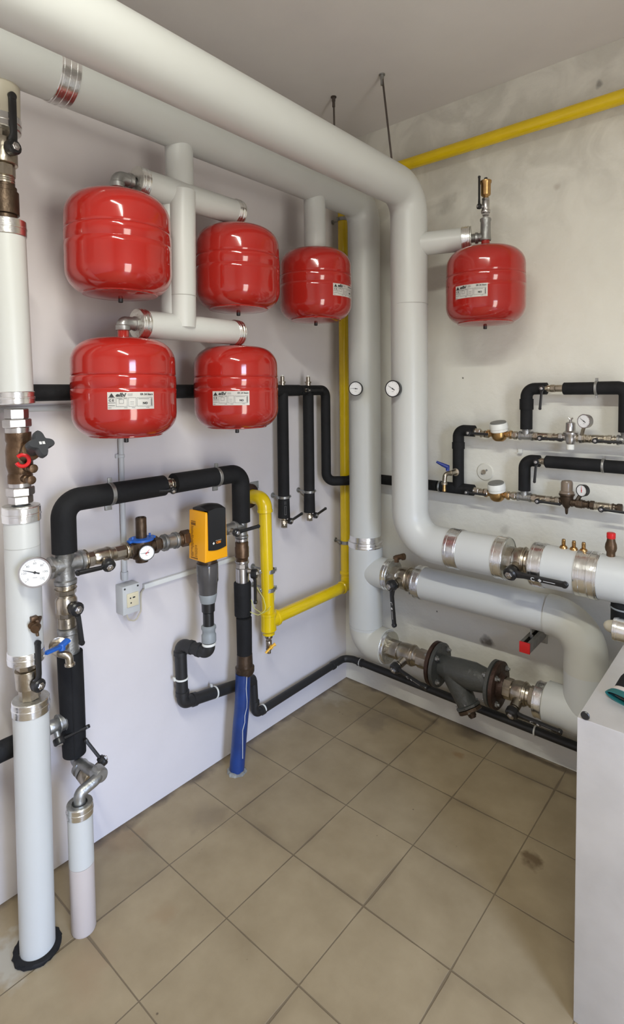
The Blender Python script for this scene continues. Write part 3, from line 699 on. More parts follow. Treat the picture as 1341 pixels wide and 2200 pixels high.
# ================================================================== BLACK LOOP ON THE LEFT WALL
xa = .12; yL = -1.607; yRt = -.865; zTop = 1.273; RL = .0375
zTL = PX(xa, 138, 1213).z; zTR = PX(xa, 518, 1130).z
lp = thing('black_insulated_pipe', 'black foam covered pipe arch joining the two uprights on the left wall', 'pipe', (xa, yL, zTop), 'black insulated pipes')
yv = PX(xa, 362, 1036).y
bm = B(); tube(bm, [(xa, yL, zTL+.04), (xa, yL, zTop), (xa, yv-.022, zTop)], RL, [.055], 28); obj('left_foam', bm, M_black, lp)
bm = B(); tube(bm, [(xa, yv+.022, zTop+.002), (xa, yRt, zTop+.002), (xa, yRt, zTR+.018)], RL, [.05], 28); obj('right_foam', bm, M_black, lp)
for u, v in ((236, 1050), (465, 1022)):
    yc = PX(xa, u, v).y
    bm = B(); ring(bm, (xa, yc, zTop), YP, .014, RL-.004, RL+.002); box(bm, (xa, yc, zTop+RL+.008), .008, .014, .02, bev=.001); box(bm, (xa, yc-.008, zTop-RL-.008), .008, .024, .016, bev=.001)
    tube(bm, [(xa-RL, yc, zTop), (.0005, yc, zTop)], .004, 0, 8); obj('pipe_clamp', bm, M_galv, lp)
valve('ball_valve', 'small nickel valve with lever lying against the black foam at the top of the arch', (xa, yv, zTop), YP, (1, -.25, -.35), .022, .06, YN, .12, drop=.0, stem_len=.045, s=.02)
# left upright
def seg_y(p0, p1): return (V(p0)-V(p1)).length
lt = thing('galvanised_tee', 'grey galvanised tee under the black foam with the large thermometer on it', 'fitting', (xa, yL, zTL))
bm = B(); lathe(bm, (xa, yL, zTL-.062), UP, [(0, .028), (.002, .034), (.012, .034), (.016, .0285), (.10, .0285), (.11, .034), (.118, .034), (.12, .028)], 26)
lathe(bm, (xa, yL, zTL), YP, [(0, .0275), (.045, .0275), (.047, .034), (.058, .034), (.060, .027)], 26)
lathe(bm, (xa, yL, zTL), YN, [(0, .0275), (.035, .0275), (.037, .034), (.048, .034), (.050, .027)], 26); obj('tee_body', bm, M_galv, lt)
# thermometer on it
gc = PX(.325, 75, 1230)
gauge('thermometer', 'large round thermometer with white dial in front of the left white riser', gc, V((.86, -.50, .10)), .0405, .016, (xa+.02, yL-.045, zTL), 163, case=M_chrome, nums=['0', '20', '40', '60', '80', '100', '120'], ticks=48, stemr=.010)
# valve on upright
zv1 = PX(xa, 144, 1300).z
v1 = thing('ball_valve', 'nickel ball valve on the left upright with a hanging black lever', 'valve', (xa, yL, zv1))
bm = B(); z0 = zTL-.062
Lz = z0-PX(xa, 147, 1345).z
fitting(bm, (xa, yL, z0), DN, [(.016, .030, 'b'), (.018, .031, 'o'), (Lz-.034-.055, .026, 'r'), (.022, .032, 'o'), (.033, .028, 'r')])
lathe(bm, (xa, yL, zv1), DN, [(-.03, .027), (-.02, .0325), (.018, .0325), (.026, .027)], 28); lathe(bm, (xa, yL, zv1), (1, .1, 0), [(0, .014), (.044, .011)], 16)
obj('body', bm, M_nickel, v1)
lever(v1, V((xa, yL, zv1))+V((1, .1, 0)).normalized()*.040, (1, .1, 0), (0, .10, -1), .115, .036, w_=.018, marks=False, drop=.008)
# lower galvanised pipe and black foam
pA = PX(xa, 147, 1348); pB = PX(xa, 150, 1400); pC = PX(xa, 160, 1618)
lg = thing('galvanised_pipe', 'grey galvanised pipe length above the lower black foam, carrying the blue tap', 'pipe', pA)
bm = B(); lathe(bm, pA, (pB-pA), [(-.004, .026), (0, .034), (.014, .034), (.018, .0295), ((pB-pA).length+.03, .0295)], 26); obj('pipe', bm, M_galv, lg)
lf = thing('black_insulated_pipe', 'black foam covered upright ending above the short white floor stub', 'pipe', pC, 'black insulated pipes')
bm = B(); q1 = pB+(pC-pB)*.33; q2 = pB+(pC-pB)*.7
tube(bm, [pB+V((0, 0, -.002)), q1, q2, pC], [.0385, .0385, .0375, .0355], 0, 28); obj('foam', bm, M_black, lf)
bm = B(); fs = (pB+pC)/2; tube(bm, [pB+V((.036, -.013, -.01)), pC+V((.034, -.014, .01))], .0022, 0, 8); obj('foam_seam', bm, M_black, lf)
# tail to the floor stub
st = thing('galvanised_pipe', 'grey double bend with valve between the black upright and the short white stub', 'pipe', pC)
z1 = PX(xa, 163, 1633).z; xs, ys = .28, -1.660
E1 = PX(xs, 217, 1666); z2 = E1.z; zn_ = PX(xs, 182, 1698).z; ztopS = PX(xs, 176, 1722).z
bm = B(); tube(bm, [pC+V((0, 0, .01)), (xa, pC.y, z1), (xs, E1.y, z2), (xs, ys, zn_), (xs, ys, ztopS-.03)], .0165, [.022, .024, .014], 22)
lathe(bm, E1-XP*.03, XP, [(0, .019), (.002, .0225), (.03, .0225), (.036, .019)], 20)
lathe(bm, (xa+.028, pC.y+.001, z1-.006), (1, 0, -.2), [(0, .022), (.003, .027), (.013, .027), (.016, .022), (.022, .022), (.025, .0265), (.035, .0265)], 22)
obj('bends', bm, M_galv, st)
bm = B(); lathe(bm, (xa+.064, pC.y+.002, z1-.013), (1, 0, -.2), [(0, .0245), (.006, .0275), (.03, .0275), (.038, .023)], 22); lathe(bm, (xa+.08, pC.y+.01, z1-.01), (.2, .8, .5), [(0, .009), (.035, .008)], 12); o = obj('valve_body', bm, M_nickel, st)
hb = V((xa+.08, pC.y+.01, z1-.01))+V((.2, .8, .5)).normalized()*.035
lever(st, hb, (.2, .8, .5), (-.45, -.1, .9), .085, .028, w_=.017, marks=False)
# small white floor stub
sb = thing('floor_stub_pipe', 'short white and beige jacketed pipe standing on the floor with an open top', 'pipe', (xs, ys, 0))
pbase = PZ(0, 173, 1992)
zc_ = PX(xs, 172, 1855).z
bm = B(); ring(bm, ((xs, ys, ztopS/2+zc_/2)), UP, ztopS-zc_, .030, .0355, 36); obj('upper_jacket', bm, M_pvc, sb)
bm = B(); lathe(bm, (xs, ys, 0), UP, [(0, .033), (.006, .0352), (zc_, .0352)], 36); obj('lower_jacket', bm, M_pvc_beige, sb)
band(sb, (xs, ys, ztopS-.018), UP, .0362, .034, ribs=1); bm = B(); ring(bm, (xs, ys, ztopS), UP, .003, .022, .0362, bev=.0005); obj('end_disc', bm, M_aludisc, sb)
# stub valve at the back of the upright + black pipe to the left
zb = PX(xa, 115, 1562).z; yb = PX(xa, 118, 1562).y
vb = thing('ball_valve', 'galvanised stub valve with black lever behind the white riser near the floor', 'valve', (xa, yb, zb))
bm = B(); ypipe = pC.y+.0
fitting(bm, (xa, ypipe-.03, zb+.003), YN, [(.020, .026, 'b'), (.03, .021, 'r'), (.02, .024, 'o'), (.03, .02, 'r')]); lathe(bm, (xa, yb, zb), (.6, 0, -.8), [(0, .010), (.035, .009)], 12); obj('body', bm, M_galv, vb)
lever(vb, V((xa, yb, zb))+V((.6, 0, -.8)).normalized()*.035, (.6, 0, -.8), (0, 1, .15), .09, .028, w_=.02, marks=False)
bl = thing('black_insulated_pipe', 'black foam covered pipe low at the left edge, behind the white riser', 'pipe', (xa, -1.75, zb), 'black insulated pipes')
bm = B(); tube(bm, [(xa, yb-.05, zb), (xa, -3.0, zb)], .030, 0, 24); obj('foam', bm, M_black, bl)
# blue tap
bt = PX(.19, 120, 1395)
tp = thing('bib_tap', 'small nickel tap with a blue lever beside the left white riser', 'tap', (xa, pB.y, bt.z))
a0 = PX(xa, 148, 1384)
bm = B(); tip = PX(.20, 134, 1397); sp0 = PX(.215, 145, 1412)
tube(bm, [a0, PX(.17, 120, 1392)], .014, 0, 18)
lathe(bm, PX(.145, 124, 1384), (1, -.35, 0), [(0, .024), (.004, .026), (.010, .026), (.012, .018)], 20)
tube(bm, [PX(.17, 112, 1394), PX(.20, 128, 1404), PX(.215, 148, 1408), PX(.215, 150, 1428)], .0115, .014, 18)
lathe(bm, PX(.215, 150, 1424), DN, [(0, .013), (.002, .015), (.008, .015), (.010, .012)], 18)
obj('body', bm, M_nickel, tp)
c = PX(.215, 133, 1388); e = PX(.235, 97, 1404); f_ = PX(.215, 143, 1379)
bm = B(); lathe(bm, c+V((0, 0, -.012)), UP, [(0, .010), (.016, .010), (.02, .008)], 14)
dv = (e-c); sv = dv.cross(UP).normalized()
box(bm, (f_+c)/2+V((0, 0, .002)), (f_-c).length+.014, .018, .012, X=(f_-c), Y=sv, Z=(f_-c).cross(sv), bev=.003)
box(bm, (c+e)/2, dv.length, .016, .009, X=dv, Y=sv, Z=dv.cross(sv), bev=.003); obj('lever', bm, M_blue, tp)

# crossing run with valve, pressure reducer, filter
zc = lambda y: zTL + (zTR-zTL)*(y-yL)/(yRt-yL)
dL = V((0, yRt-yL, zTR-zTL)).normalized()
def onrun(u, v): y = PX(xa, u, v).y; return V((xa, y, zc(y)))
v2p = onrun(222, 1185)
v2 = valve('ball_valve', 'long bodied nickel valve right of the tee, black lever pointing left and down', v2p, dL, (1, -.2, -.35), .026, .15, (0, -1, -.10), .10, stem_len=.048, s=.034, drop=.006, lw=.017)
bm = B(); q0 = V((xa, yL+.055, zc(yL+.055))); 
fitting(bm, q0, dL, [(.012, .031, 'b'), (v2p.y-.075-q0.y-.008, .026, 'r')]); obj('nipple', bm, M_nickel, v2); bm = B(); q1 = v2p+dL*.075
rp = onrun(304, 1165)
fitting(bm, q1, dL, [(.010, .028, 'b'), (.012, .024, 'r')]); obj('nipple', bm, M_nickel, v2)
pr_ = thing('pressure_reducer', 'dark bronze pressure reducer with upright tube and blue collar', 'valve', rp)
bm = B(); fitting(bm, q1+dL*.02, dL, [(.028, .030, 'h'), (.014, .024, 'r')])
lathe(bm, rp, UP, [(-.050, .010), (-.050, .022), (-.038, .024), (-.034, .034), (.02, .038), (.030, .036), (.032, .02)], 26); tube(bm, [rp-dL*.05, rp+dL*.06], .022, 0, 20)
fitting(bm, rp+dL*.045, dL, [(.022, .031, 'h'), (.008, .024, 'r')]); obj('body', bm, M_dbronze, pr_)
bm = B(); lathe(bm, rp+V((0, 0, .026)), UP, [(0, .036), (.002, .043), (.009, .043), (.011, .034)], 28)
for s in (-1, 1): lathe(bm, rp+V((0, s*.034, .034)), UP, [(0, .004), (.012, .004)], 8); box(bm, rp+V((0, s*.044, .031)), .02, .016, .009, bev=.002)
obj('collar', bm, M_blue, pr_)
bm = B(); lathe(bm, rp+V((0, 0, .034)), UP, [(0, .019), (.073, .019), (.076, .0165), (.076, .013), (.070, .013)], 24); obj('tube', bm, M_dbronze, pr_)
gauge('pressure_gauge', 'small white pressure gauge with red needle on the dark bronze reducer', rp+V((.058, -.016, -.004)), (.9, -.38, .05), .0265, .014, rp+V((.01, 0, -.015)), 182, ncol=M_ink, case=M_bplast, ticks=12, needle2=50, stemr=.007)
# fittings to the controller
ct = onrun(450, 1147)
ff = thing('pipe_union', 'row of grey and brown threaded fittings left of the orange controller', 'fitting', rp+dL*.08)
bm = B(); fitting(bm, rp+dL*.074, dL, [(.014, .023, 'r'), (.012, .028, 'b'), (.035, .026, 'r'), (.012, .028, 'b')]); obj('grey_union', bm, M_galv, ff)
bm = B(); fitting(bm, rp+dL*.147, dL, [(.02, .024, 't'), (.04, .031, 'h'), ((ct-rp).length-.147-.06, .024, 'r')]); obj('brown_nipple', bm, M_bronze, ff)
# orange controller with filter bowl
oc = thing('filter_controller', 'orange yellow controller box with rounded black cover over a smoky filter bowl', 'controller', ct)
def F_(x, u, v): return PX(x, u, v)
xf = .235; yA = PX(xf, 440, 1150).y; yB = PX(xf, 489, 1150).y; ztp = PX(xf, 438, 1103).z; zbt = PX(xf, 440, 1211).z; xbk = .135
ym, wy = (yA+yB)/2, (yB-yA)
# body tapering a little towards the top; open front channel is filled by the black cover
bm = B()
def quadbox(bm, x0, x1, ya0, yb0, z0, ya1, yb1, z1, bev=.004, x1t=None):
    x1t = x1 if x1t is None else x1t
    vs = [bm.verts.new(q) for q in ((x0, ya0, z0), (x1, ya0, z0), (x1, yb0, z0), (x0, yb0, z0), (x0, ya1, z1), (x1t, ya1, z1), (x1t, yb1, z1), (x0, yb1, z1))]
    F = [bm.faces.new([vs[i] for i in f]) for f in ((3, 2, 1, 0), (4, 5, 6, 7), (0, 1, 5, 4), (1, 2, 6, 5), (2, 3, 7, 6), (3, 0, 4, 7))]
    if bev: bmesh.ops.bevel(bm, geom=list({e for f in F for e in f.edges}), offset=bev, segments=3, affect='EDGES', profile=.6)
quadbox(bm, xbk, xf, yA, yB, zbt, yA+.006, yB-.006, ztp); hs = obj('housing', bm, M_orange, oc)
bm = B()
cy0, cy1 = yA+wy*.13, yB-wy*.10
prof = []
zc0 = zbt+(ztp-zbt)*.24
outer = [(cy0, 0.0)]
n_ = 10
low = [(cy0+(cy1-cy0)*k/n_, zc0-.006*math.sin(math.pi*k/n_)) for k in range(n_+1)]
topc = [(cy1-(cy1-cy0)*k/n_, ztp+.004+.006*math.sin(math.pi*k/n_)) for k in range(n_+1)]
loopf = low+topc
fv = [bm.verts.new((xf+.004, y, z)) for y, z in loopf]; bv_ = [bm.verts.new((xf-.02, y, z)) for y, z in loopf]
bm.faces.new(fv); bm.faces.new(bv_[::-1])
for k in range(len(fv)): bm.faces.new((fv[k], bv_[k], bv_[(k+1) % len(fv)], fv[(k+1) % len(fv)]))
# rounded crown
nn = 12; rows = []
for i in range(nn+1):
    a = i/nn; x = xf+.004-(xf+.004-xbk-.012)*a
    rows.append([bm.verts.new((x, cy0+(cy1-cy0)*k/8, ztp+.004+.006*math.sin(math.pi*k/8)+.012*math.sin(math.pi*min(1, a*.9)))) for k in range(9)])
for i in range(nn):
    for k in range(8): bm.faces.new((rows[i][k], rows[i][k+1], rows[i+1][k+1], rows[i+1][k]))
for side in (0, 8):
    pts = [rows[i][side] for i in range(nn+1)]; lo = [bm.verts.new((q.co.x, q.co.y, ztp-.008)) for q in pts]
    for i in range(nn): bm.faces.new((pts[i], pts[i+1], lo[i+1], lo[i]))
obj('cover', bm, M_bplast, oc, 50)
g_ = lambda x, y: V((xf+.0048, ym+x, zbt+(ztp-zbt)*.36+y))
bm = B(); text_into(bm, 'CIBI', .0115, lambda x, y: g_(.006+x*1.1, y), .0006); obj('logo', bm, mat('orange_print', (.75, .22, .01), .5), oc)
bm = B(); v = .0055; bm.faces.new([bm.verts.new(g_(-.017+a, b)) for a, b in ((-v, 0), (0, -v), (v, 0), (0, v))]); rect_into(bm, -.0075, .008, .02, .0088, g_); obj('emblem', bm, M_white, oc)
bm = B(); ys_ = yA-.0008
h_ = lambda x, z: V((xbk+.014+x, ys_+.0052*(z-zbt)/(ztp-zbt), z))
rect_into(bm, .0, ztp-.055, .028, ztp-.045, h_); rect_into(bm, .0, ztp-.042, .028, ztp-.039, h_)
for k in range(26):
    z = ztp-.062-k*.0058
    if z < zbt+.012: break
    rect_into(bm, .0, z, .008+random.random()*.010, z+.0028, h_)
    if k > 11: rect_into(bm, .024, z, .034+random.random()*.008, z+.0022, h_)
rect_into(bm, .0, zbt+.006, .042, zbt+.011, h_)
obj('instructions', bm, mat('brown_print', (.22, .09, .01), .6), hs)
cb_ = V(((xbk+xf)/2-.008, ym, zbt))
def zrow(u, v): return PX(cb_.x, u, v).z
bm = B(); lathe(bm, cb_+V((0, 0, .01)), DN, [(0, .037), (.034, .037)], 30); obj('filter_neck', bm, M_dbronze, oc)
za, zb_, zc_2, zd = zbt-.020, zrow(450, 1246), zrow(450, 1273), zrow(450, 1292)
bm = B(); lathe(bm, (cb_.x, cb_.y, za), DN, [(0, .0395), (.003, .041), (.006, .0395), (.010, .041), (za-zb_, .041), (za-zb_+.006, .038), (za-zc_2, .034)], 36); obj('filter_bowl', bm, M_smoke, oc)
bm = B(); lathe(bm, (cb_.x, cb_.y, zc_2), DN, [(0, .0335), (.004, .035), (zc_2-zd, .029)], 30); obj('grey_ring', bm, M_grey, oc)
z4, z5, z6 = zrow(452, 1312), zrow(452, 1342), zrow(452, 1378)
bm = B(); lathe(bm, (cb_.x, cb_.y, zd), DN, [(0, .026), (zd-z4-.002, .025), (zd-z4, .018), (zd-z4+.004, .021), (zd-z5+.012, .021)], 28); obj('drain_nozzle', bm, M_bplast, oc)
bm = B(); lathe(bm, (cb_.x, cb_.y, z5), DN, [(-.002, .023), (.002, .028), (.010, .029), (.018, .025), (.03, .0245), (.036, .028), (z5-z6-.004, .028), (z5-z6, .022)], 28); obj('grey_coupling', bm, M_grey, oc)
# drain pipe of the filter, along the wall
dp = thing('waste_pipe', 'black plastic drain pipe from the filter along the left wall behind the blue pipe', 'pipe', (cb_.x, cb_.y, z6), 'black drain pipes')
r_ = .0235; xw = .035
ze = PX(cb_.x, 452, 1402).z
ydn = PX(xw+.01, 390, 1430).y; zlow = PX(xw+.01, 395, 1510).z; yend = PX(xw, 545, 1500).y
p1 = V((cb_.x, cb_.y, z6+.006)); p2 = V((cb_.x, cb_.y, ze)); p3 = V((xw+.005, ydn, ze+.010)); p4 = V((xw+.008, ydn+.003, zlow))
p5 = V((xw, yend, PX(xw, 545, 1460).z)); 
bm = B(); tube(bm, [p1, p2, p3, p4, p5], r_, [.026, .026, .028], 24)
lathe(bm, p2+(p3-p2).normalized()*.04, p3-p2, [(0, .0235), (.002, .027), (.016, .027), (.018, .0235)], 22)
lathe(bm, p3+(p2-p3).normalized()*.045, p2-p3, [(0, .0235), (.002, .027), (.016, .027), (.018, .0235)], 22)
lathe(bm, p3+V((0, 0, -.045)), UP, [(0, .0235), (.002, .027), (.016, .027), (.018, .0235)], 22)
lathe(bm, p4+V((0, 0, .03)), UP, [(0, .0235), (.002, .027), (.020, .027), (.022, .0235)], 22)
dw = (p5-p4).normalized(); lathe(bm, p4+dw*.045, dw, [(0, .0235), (.002, .027), (.020, .027), (.022, .0235)], 22)
obj('pipe', bm, M_hdpe, dp)
def strap(par, p, d, r, tail=None, nm='white_strap'):
    bm = B(); ring(bm, p, d, .007, r, r+.003, bev=.001)
    if tail is not None: box(bm, V(p)+V(tail), .012, .006, .014, bev=.001)
    return obj(nm, bm, M_white, par)
bm = B(); ring(bm, p1+V((0, 0, -.012)), UP, .010, r_, r_+.003); obj('white_strap', bm, M_white, dp)
strap(dp, p3+(p4-p3)*.58, UP, r_, (-.01, -.028, .004)); strap(dp, p4+dw*(PX(xw, 460, 1490).y-p4.y)/dw.y, dw, r_, (-.01, -.01, .03))
# drop beside the blue pipe and long run to the corner and along the back wall
wp = thing('waste_pipe', 'black plastic drain pipe low around the corner and along the back wall', 'pipe', (.05, -.4, .14), 'black drain pipes')
xw2 = .035; zw = .136
yst = PX(xw2, 548, 1530).y; ztp2 = PX(xw2, 546, 1462).z
bm = B(); tube(bm, [(xw2, yst-.008, ztp2), (xw2, yst, zw), (xw2, -.065, zw+.008), (.085, -.050, zw+.012), (2.9, -.050, zw-.006)], .0185, [.03, .035, .02], 24)
lathe(bm, (xw2, yst, zw+.045), UP, [(0, .0185), (.002, .0215), (.02, .0215), (.022, .0185)], 22); lathe(bm, (xw2, yst+.035, zw), YP, [(0, .0185), (.002, .0215), (.02, .0215), (.022, .0185)], 22)
lathe(bm, (xw2, -.17, zw+.006), YP, [(0, .0185), (.002, .0215), (.03, .0215), (.032, .0185)], 22); lathe(bm, (.12, -.050, zw+.011), XP, [(0, .0185), (.002, .0215), (.03, .0215), (.032, .0185)], 22)
obj('pipe', bm, M_hdpe, wp)
for u, v, y_ in ((566, 1527, None), (719, 1432, None)):
    yy = PX(xw2, u, v).y; strap(wp, (xw2, yy, zw+.003), YP, .0185)
strap(wp, (PY(-.05, 775, 1428).x, -.050, zw+.011), XP, .0185); strap(wp, (PY(-.05, 1150, 1560).x, -.050, zw+.004), XP, .0185)

# right upright of the loop
ry = yRt
def zr(v): return PX(xa, 519, v).z
rt_ = thing('galvanised_tee', 'grey galvanised tee below the black arch, right of the orange controller', 'fitting', (xa, ry, zTR))
bm = B(); lathe(bm, (xa, ry, zr(1155)), UP, [(0, .022), (.002, .028), (.01, .028), (.014, .024), (zTR+.02-zr(1155), .024)], 24)
lathe(bm, (xa, ry, zTR), YN, [(0, .0235), (.03, .0235), (.032, .028), (.042, .028), (.044, .023), (.11, .022)], 24); obj('tee_body', bm, M_galv, rt_)
v5 = thing('valve_lever', 'black lever pointing right beside the orange controller', 'valve', (xa, ry-.06, zTR))
pb5 = PX(xa+.02, 497, 1137)
bm = B(); lathe(bm, (xa, pb5.y, zTR-.004), XP, [(0, .018), (.03, .010), (.044, .009)], 14); obj('stem', bm, M_nickel, v5)
lever(v5, (xa+.042, pb5.y, zTR-.006), XP, (0, 1, .02), .125, .026, w_=.017, marks=False)
dn = thing('pipe_union', 'brown and nickel fittings stacked under the right tee', 'fitting', (xa, ry, zr(1180)))
bm = B(); lathe(bm, (xa, ry, zr(1155)), DN, [(0, .020), (.002, .0265), (.012, .027), (.014, .0235), (zr(1155)-zr(1164), .0225)], 24); obj('nickel_ring', bm, M_chrome, dn)
h1 = zr(1163)-zr(1204)
bm = B(); lathe(bm, (xa, ry, zr(1163)), DN, [(0, .025), (.004, .028), (h1*.25, .0275), (h1*.3, .0295), (h1*.8, .0295), (h1*.85, .026), (h1, .024)], 24); obj('check_valve', bm, M_bronze, dn)
v6z = zr(1230)
v6 = thing('ball_valve', 'bright nickel ball valve above the black foam left of the yellow pipe', 'valve', (xa, ry, v6z))
h2 = zr(1204)-zr(1252)
bm = B(); fitting(bm, (xa, ry, zr(1204)), DN, [(.010, .027, 'b'), (.022, .027, 'o'), (h2-.032, .0275, 'r')]); lathe(bm, (xa, ry, v6z+.006), (.8, .5, 0), [(0, .012), (.045, .010)], 14); obj('body', bm, M_chrome, v6)
lever(v6, V((xa, ry, v6z-.004))+V((.8, .5, 0)).normalized()*.040, (.8, .5, 0), DN, .125, .034, w_=.020, marks=False, drop=.004)
bf = thing('black_insulated_pipe', 'two short black foam lengths on the upright above the brown coupling', 'pipe', (xa, ry, zr(1330)), 'black insulated pipes')
bm = B(); lathe(bm, (xa, ry, zr(1251)), DN, [(0, .0345), (.004, .0365), (zr(1251)-zr(1322), .0355), (zr(1251)-zr(1326), .028)], 28); obj('upper_foam', bm, M_black, bf)
bm = B(); lathe(bm, (xa+.006, ry, zr(1326)), DN, [(0, .028), (.003, .033), (zr(1326)-zr(1408), .032)], 28); obj('lower_foam', bm, M_black, bf)
cp = thing('pipe_coupling', 'brown bronze coupling on top of the blue pipe', 'fitting', (xa, ry, zr(1425)))
hc = zr(1406)-zr(1450)
bm = B(); lathe(bm, (xa+.006, ry, zr(1406)), DN, [(-.004, .028), (0, .033), (hc*.6, .0345), (hc*.64, .0405), (hc*.85, .0405), (hc, .034)], 28); obj('coupling', bm, M_dbronze, cp)
hs_ = thing('blue_pipe', 'blue wrapped water pipe going from the brown coupling into the floor', 'pipe', PZ(0, 507, 1628))
pt = [PX(xa+.006, 522, 1446), PX(xa+.006, 521, 1500), PX(xa, 516, 1560), PX(xa-.008, 508, 1622)]
bm = B(); tube(bm, [pt[0], pt[1], (pt[1]+pt[2])/2+V((0, .001, 0)), pt[2], V((pt[3].x, pt[3].y, .0))], [.0315, .032, .032, .032, .0315], 0, 28)
obj('pipe', bm, M_hose, hs_)
bm = B(); tube(bm, [p_+V((.031, -.007, 0))+V((0, random.uniform(-.007, .007), 0)) for p_ in (pt[0], (pt[0]+pt[1])/2, pt[1], (pt[1]*3+pt[2])/4, (pt[1]+pt[2])/2, (pt[1]+pt[2]*3)/4, pt[2], V(((pt[3].x+pt[2].x)/2, (pt[3].y+pt[2].y)/2, .07)))], .0018, 0, 6); obj('wrap_seam', bm, M_lgrey, hs_)
bm = B(); lathe(bm, (pt[3].x, pt[3].y, 0), UP, [(0, .040), (.006, .037), (.010, .034), (.012, .03)], 26)
for v in bm.verts: v.co += V((random.uniform(-.004, .004), random.uniform(-.004, .004), 0 if v.co.z < .001 else random.uniform(-.003, .003)))
obj('mortar_foot', bm, M_cement, hs_)

# ================================================================== BLACK MANIFOLD BELOW THE TANKS
xm, zm, rm = .075, 1.6175, .0265
mf = thing('black_insulated_pipe', 'black foam covered pipe passing behind the lower tanks and dropping beside the yellow pipe', 'pipe', (xm, -.5, zm), 'black insulated pipes')
yvt = PX(xm, 700, 900).y; zbk = PX(xm, 705, 1033).z
xbk1 = .0
yend_ = PX(xm, 642, 838).y
bm = B(); tube(bm, [(xm, -3.0, zm), (xm, yend_, zm)], rm, 0, 24); obj('left_foam', bm, M_black, mf)
zmb = PY(-.07, 850, 1033).z
bm = B(); tube(bm, [(xm, yend_+.006, zm), (xm, yvt, zm), (xm, yvt, zbk), (.135, -.155, zbk-.004), (.165, -.075, zmb), (PY(-.075, 940, 1045).x, -.075, zmb)], .0245, [.035, .045, .04, .03], 24); obj('right_foam', bm, M_black, mf)
qv = PX(xm, 650, 840)
bm = B(); lathe(bm, (xm, qv.y, zm), XP, [(0, .012), (.04, .008)], 12); o = obj('valve_stem', bm, M_nickel, mf); lever(mf, (xm+.036, qv.y-.002, zm), XP, (0, 1, 0), .105, .016, w_=.015, marks=False)
def drop(u, vcl, ve, vb, label, vlab, blab, textmark):
    y = PX(xm, u, 1000).y
    t = thing('black_insulated_pipe', label, 'pipe', (xm, y, zm), 'black drop pipes'); zcl = PX(xm, u, vcl).z; zf = PX(xm, u, ve).z; zb2 = PX(xm, u, vb).z
    bm = B(); lathe(bm, (xm, y, zm-.01), DN, [(0, .0265), (zm-.01-zcl-.006, .0268)], 24); obj('foam', bm, M_black, t)
    bm = B(); lathe(bm, (xm, y, zcl-.004), DN, [(0, .0265), (zcl-zf-.006, .0285), (zcl-zf-.004, .024)], 24); obj('lower_foam', bm, M_black, t)
    clamp(t, (xm, y, zcl), UP, .0255, (-.25, -1, 0), w_=.012); standoff(t, (xm-.026, y, zcl), (.0005, y, zcl))
    ap = thing('air_vent', vlab, 'vent', (xm, y, zm+.025), 'small vents on the black pipe')
    bm = B(); lathe(bm, (xm, y, zm+.022), UP, [(0, .012), (.012, .012), (.013, .016), (.02, .016), (.022, .010), (.042, .010), (.044, .008)], 16); obj('body', bm, M_nickel, ap)
    bm = B(); lathe(bm, (xm, y, zm+.062), UP, [(0, .007), (.010, .007)], 12); obj('cap', bm, M_white, ap)
    vv = thing('ball_valve', blab, 'valve', (xm, y, zf), 'end valves under the drop pipes')
    bm = B(); fitting(bm, (xm, y, zf+.004), DN, [(.012, .014, 'r'), (.02, .0165, 'o'), (zf-zb2-.034, .014, 'r'), (.010, .0165, 'h')]); lathe(bm, (xm, y, zf-.014), XP, [(0, .009), (.034, .007)], 12); obj('body', bm, M_nickel, vv)
    hub = V((xm+.030, y, zf-.010)); lever(vv, hub, (1, .25, 0), (0, 1, .10), .115, .024, w_=.015, marks=False)
    if textmark:
        bm = B(); f = lambda x, z: V((xm+.0272, y, (zcl+zf)/2)) + V((-abs(x)*.15, x, z))
        f2 = lambda x, z: V((xm, y, (zcl+zf)/2+z)) + Quaternion(UP, -.55+x/.028) @ V((.0290, 0, 0))
        frame_into(bm, -.004, -.030, .004, .012, .0008, f2); text_into(bm, '11', .010, lambda x, y_: f2(x, .022+y_)); text_into(bm, '11', .010, lambda x, y_: f2(x, .030+y_)) 
        obj('stamp', bm, M_greyink, t)
drop(609, 1068, 1113, 1132, 'left one of the two straight black foam covered drop pipes, next to the lower tank',
     'small nickel air vent right beside the lower red tank, above the left drop pipe', 'nickel end valve with black lever under the left black drop pipe', True)
drop(664, 1056, 1101, 1117, 'right one of the two straight black foam covered drop pipes, nearer the yellow pipe',
     'small nickel air vent above the right black drop pipe', 'nickel end valve with black lever under the right black drop pipe', False)

# ================================================================== LEFT WHITE RISER
xr = .235
def L_(u, v): return PX(xr, u, v)
def cylp(par, name, a, b, r, m, seg=36):
    bm = B(); lathe(bm, a, (b-a), [(0, r), ((b-a).length, r)], seg); return obj(name, bm, m, par)
pb0 = L_(81, 2028); pb0.z = 0
lr = thing('white_riser_pipe', 'white jacketed riser base rising from a black collar in the floor at left', 'pipe', pb0)
a = L_(66, 1500)
cylp(lr, 'jacket', V((pb0.x, pb0.y, .0)), a, .047, M_pvc)
dr_ = (a-pb0).normalized(); band(lr, a-dr_*.02, dr_, .0478, .040, ribs=1)
bm = B(); ring(bm, a, dr_, .003, .024, .0478, bev=.0005); obj('end_disc', bm, M_aludisc, lr)
cl = thing('floor_collar', 'black rubber foam collar around the foot of the left white riser', 'collar', (pb0.x, pb0.y, 0))
bm = B(); ring(bm, (pb0.x, pb0.y-.001, .006), UP, .012, .0475, .064, 40, .003)
for v in bm.verts:
    if (V((v.co.x, v.co.y, 0))-V((pb0.x, pb0.y, 0))).length > .056: v.co += V((random.uniform(-.003, .003), random.uniform(-.003, .003), 0))
obj('ring', bm, M_black, cl)
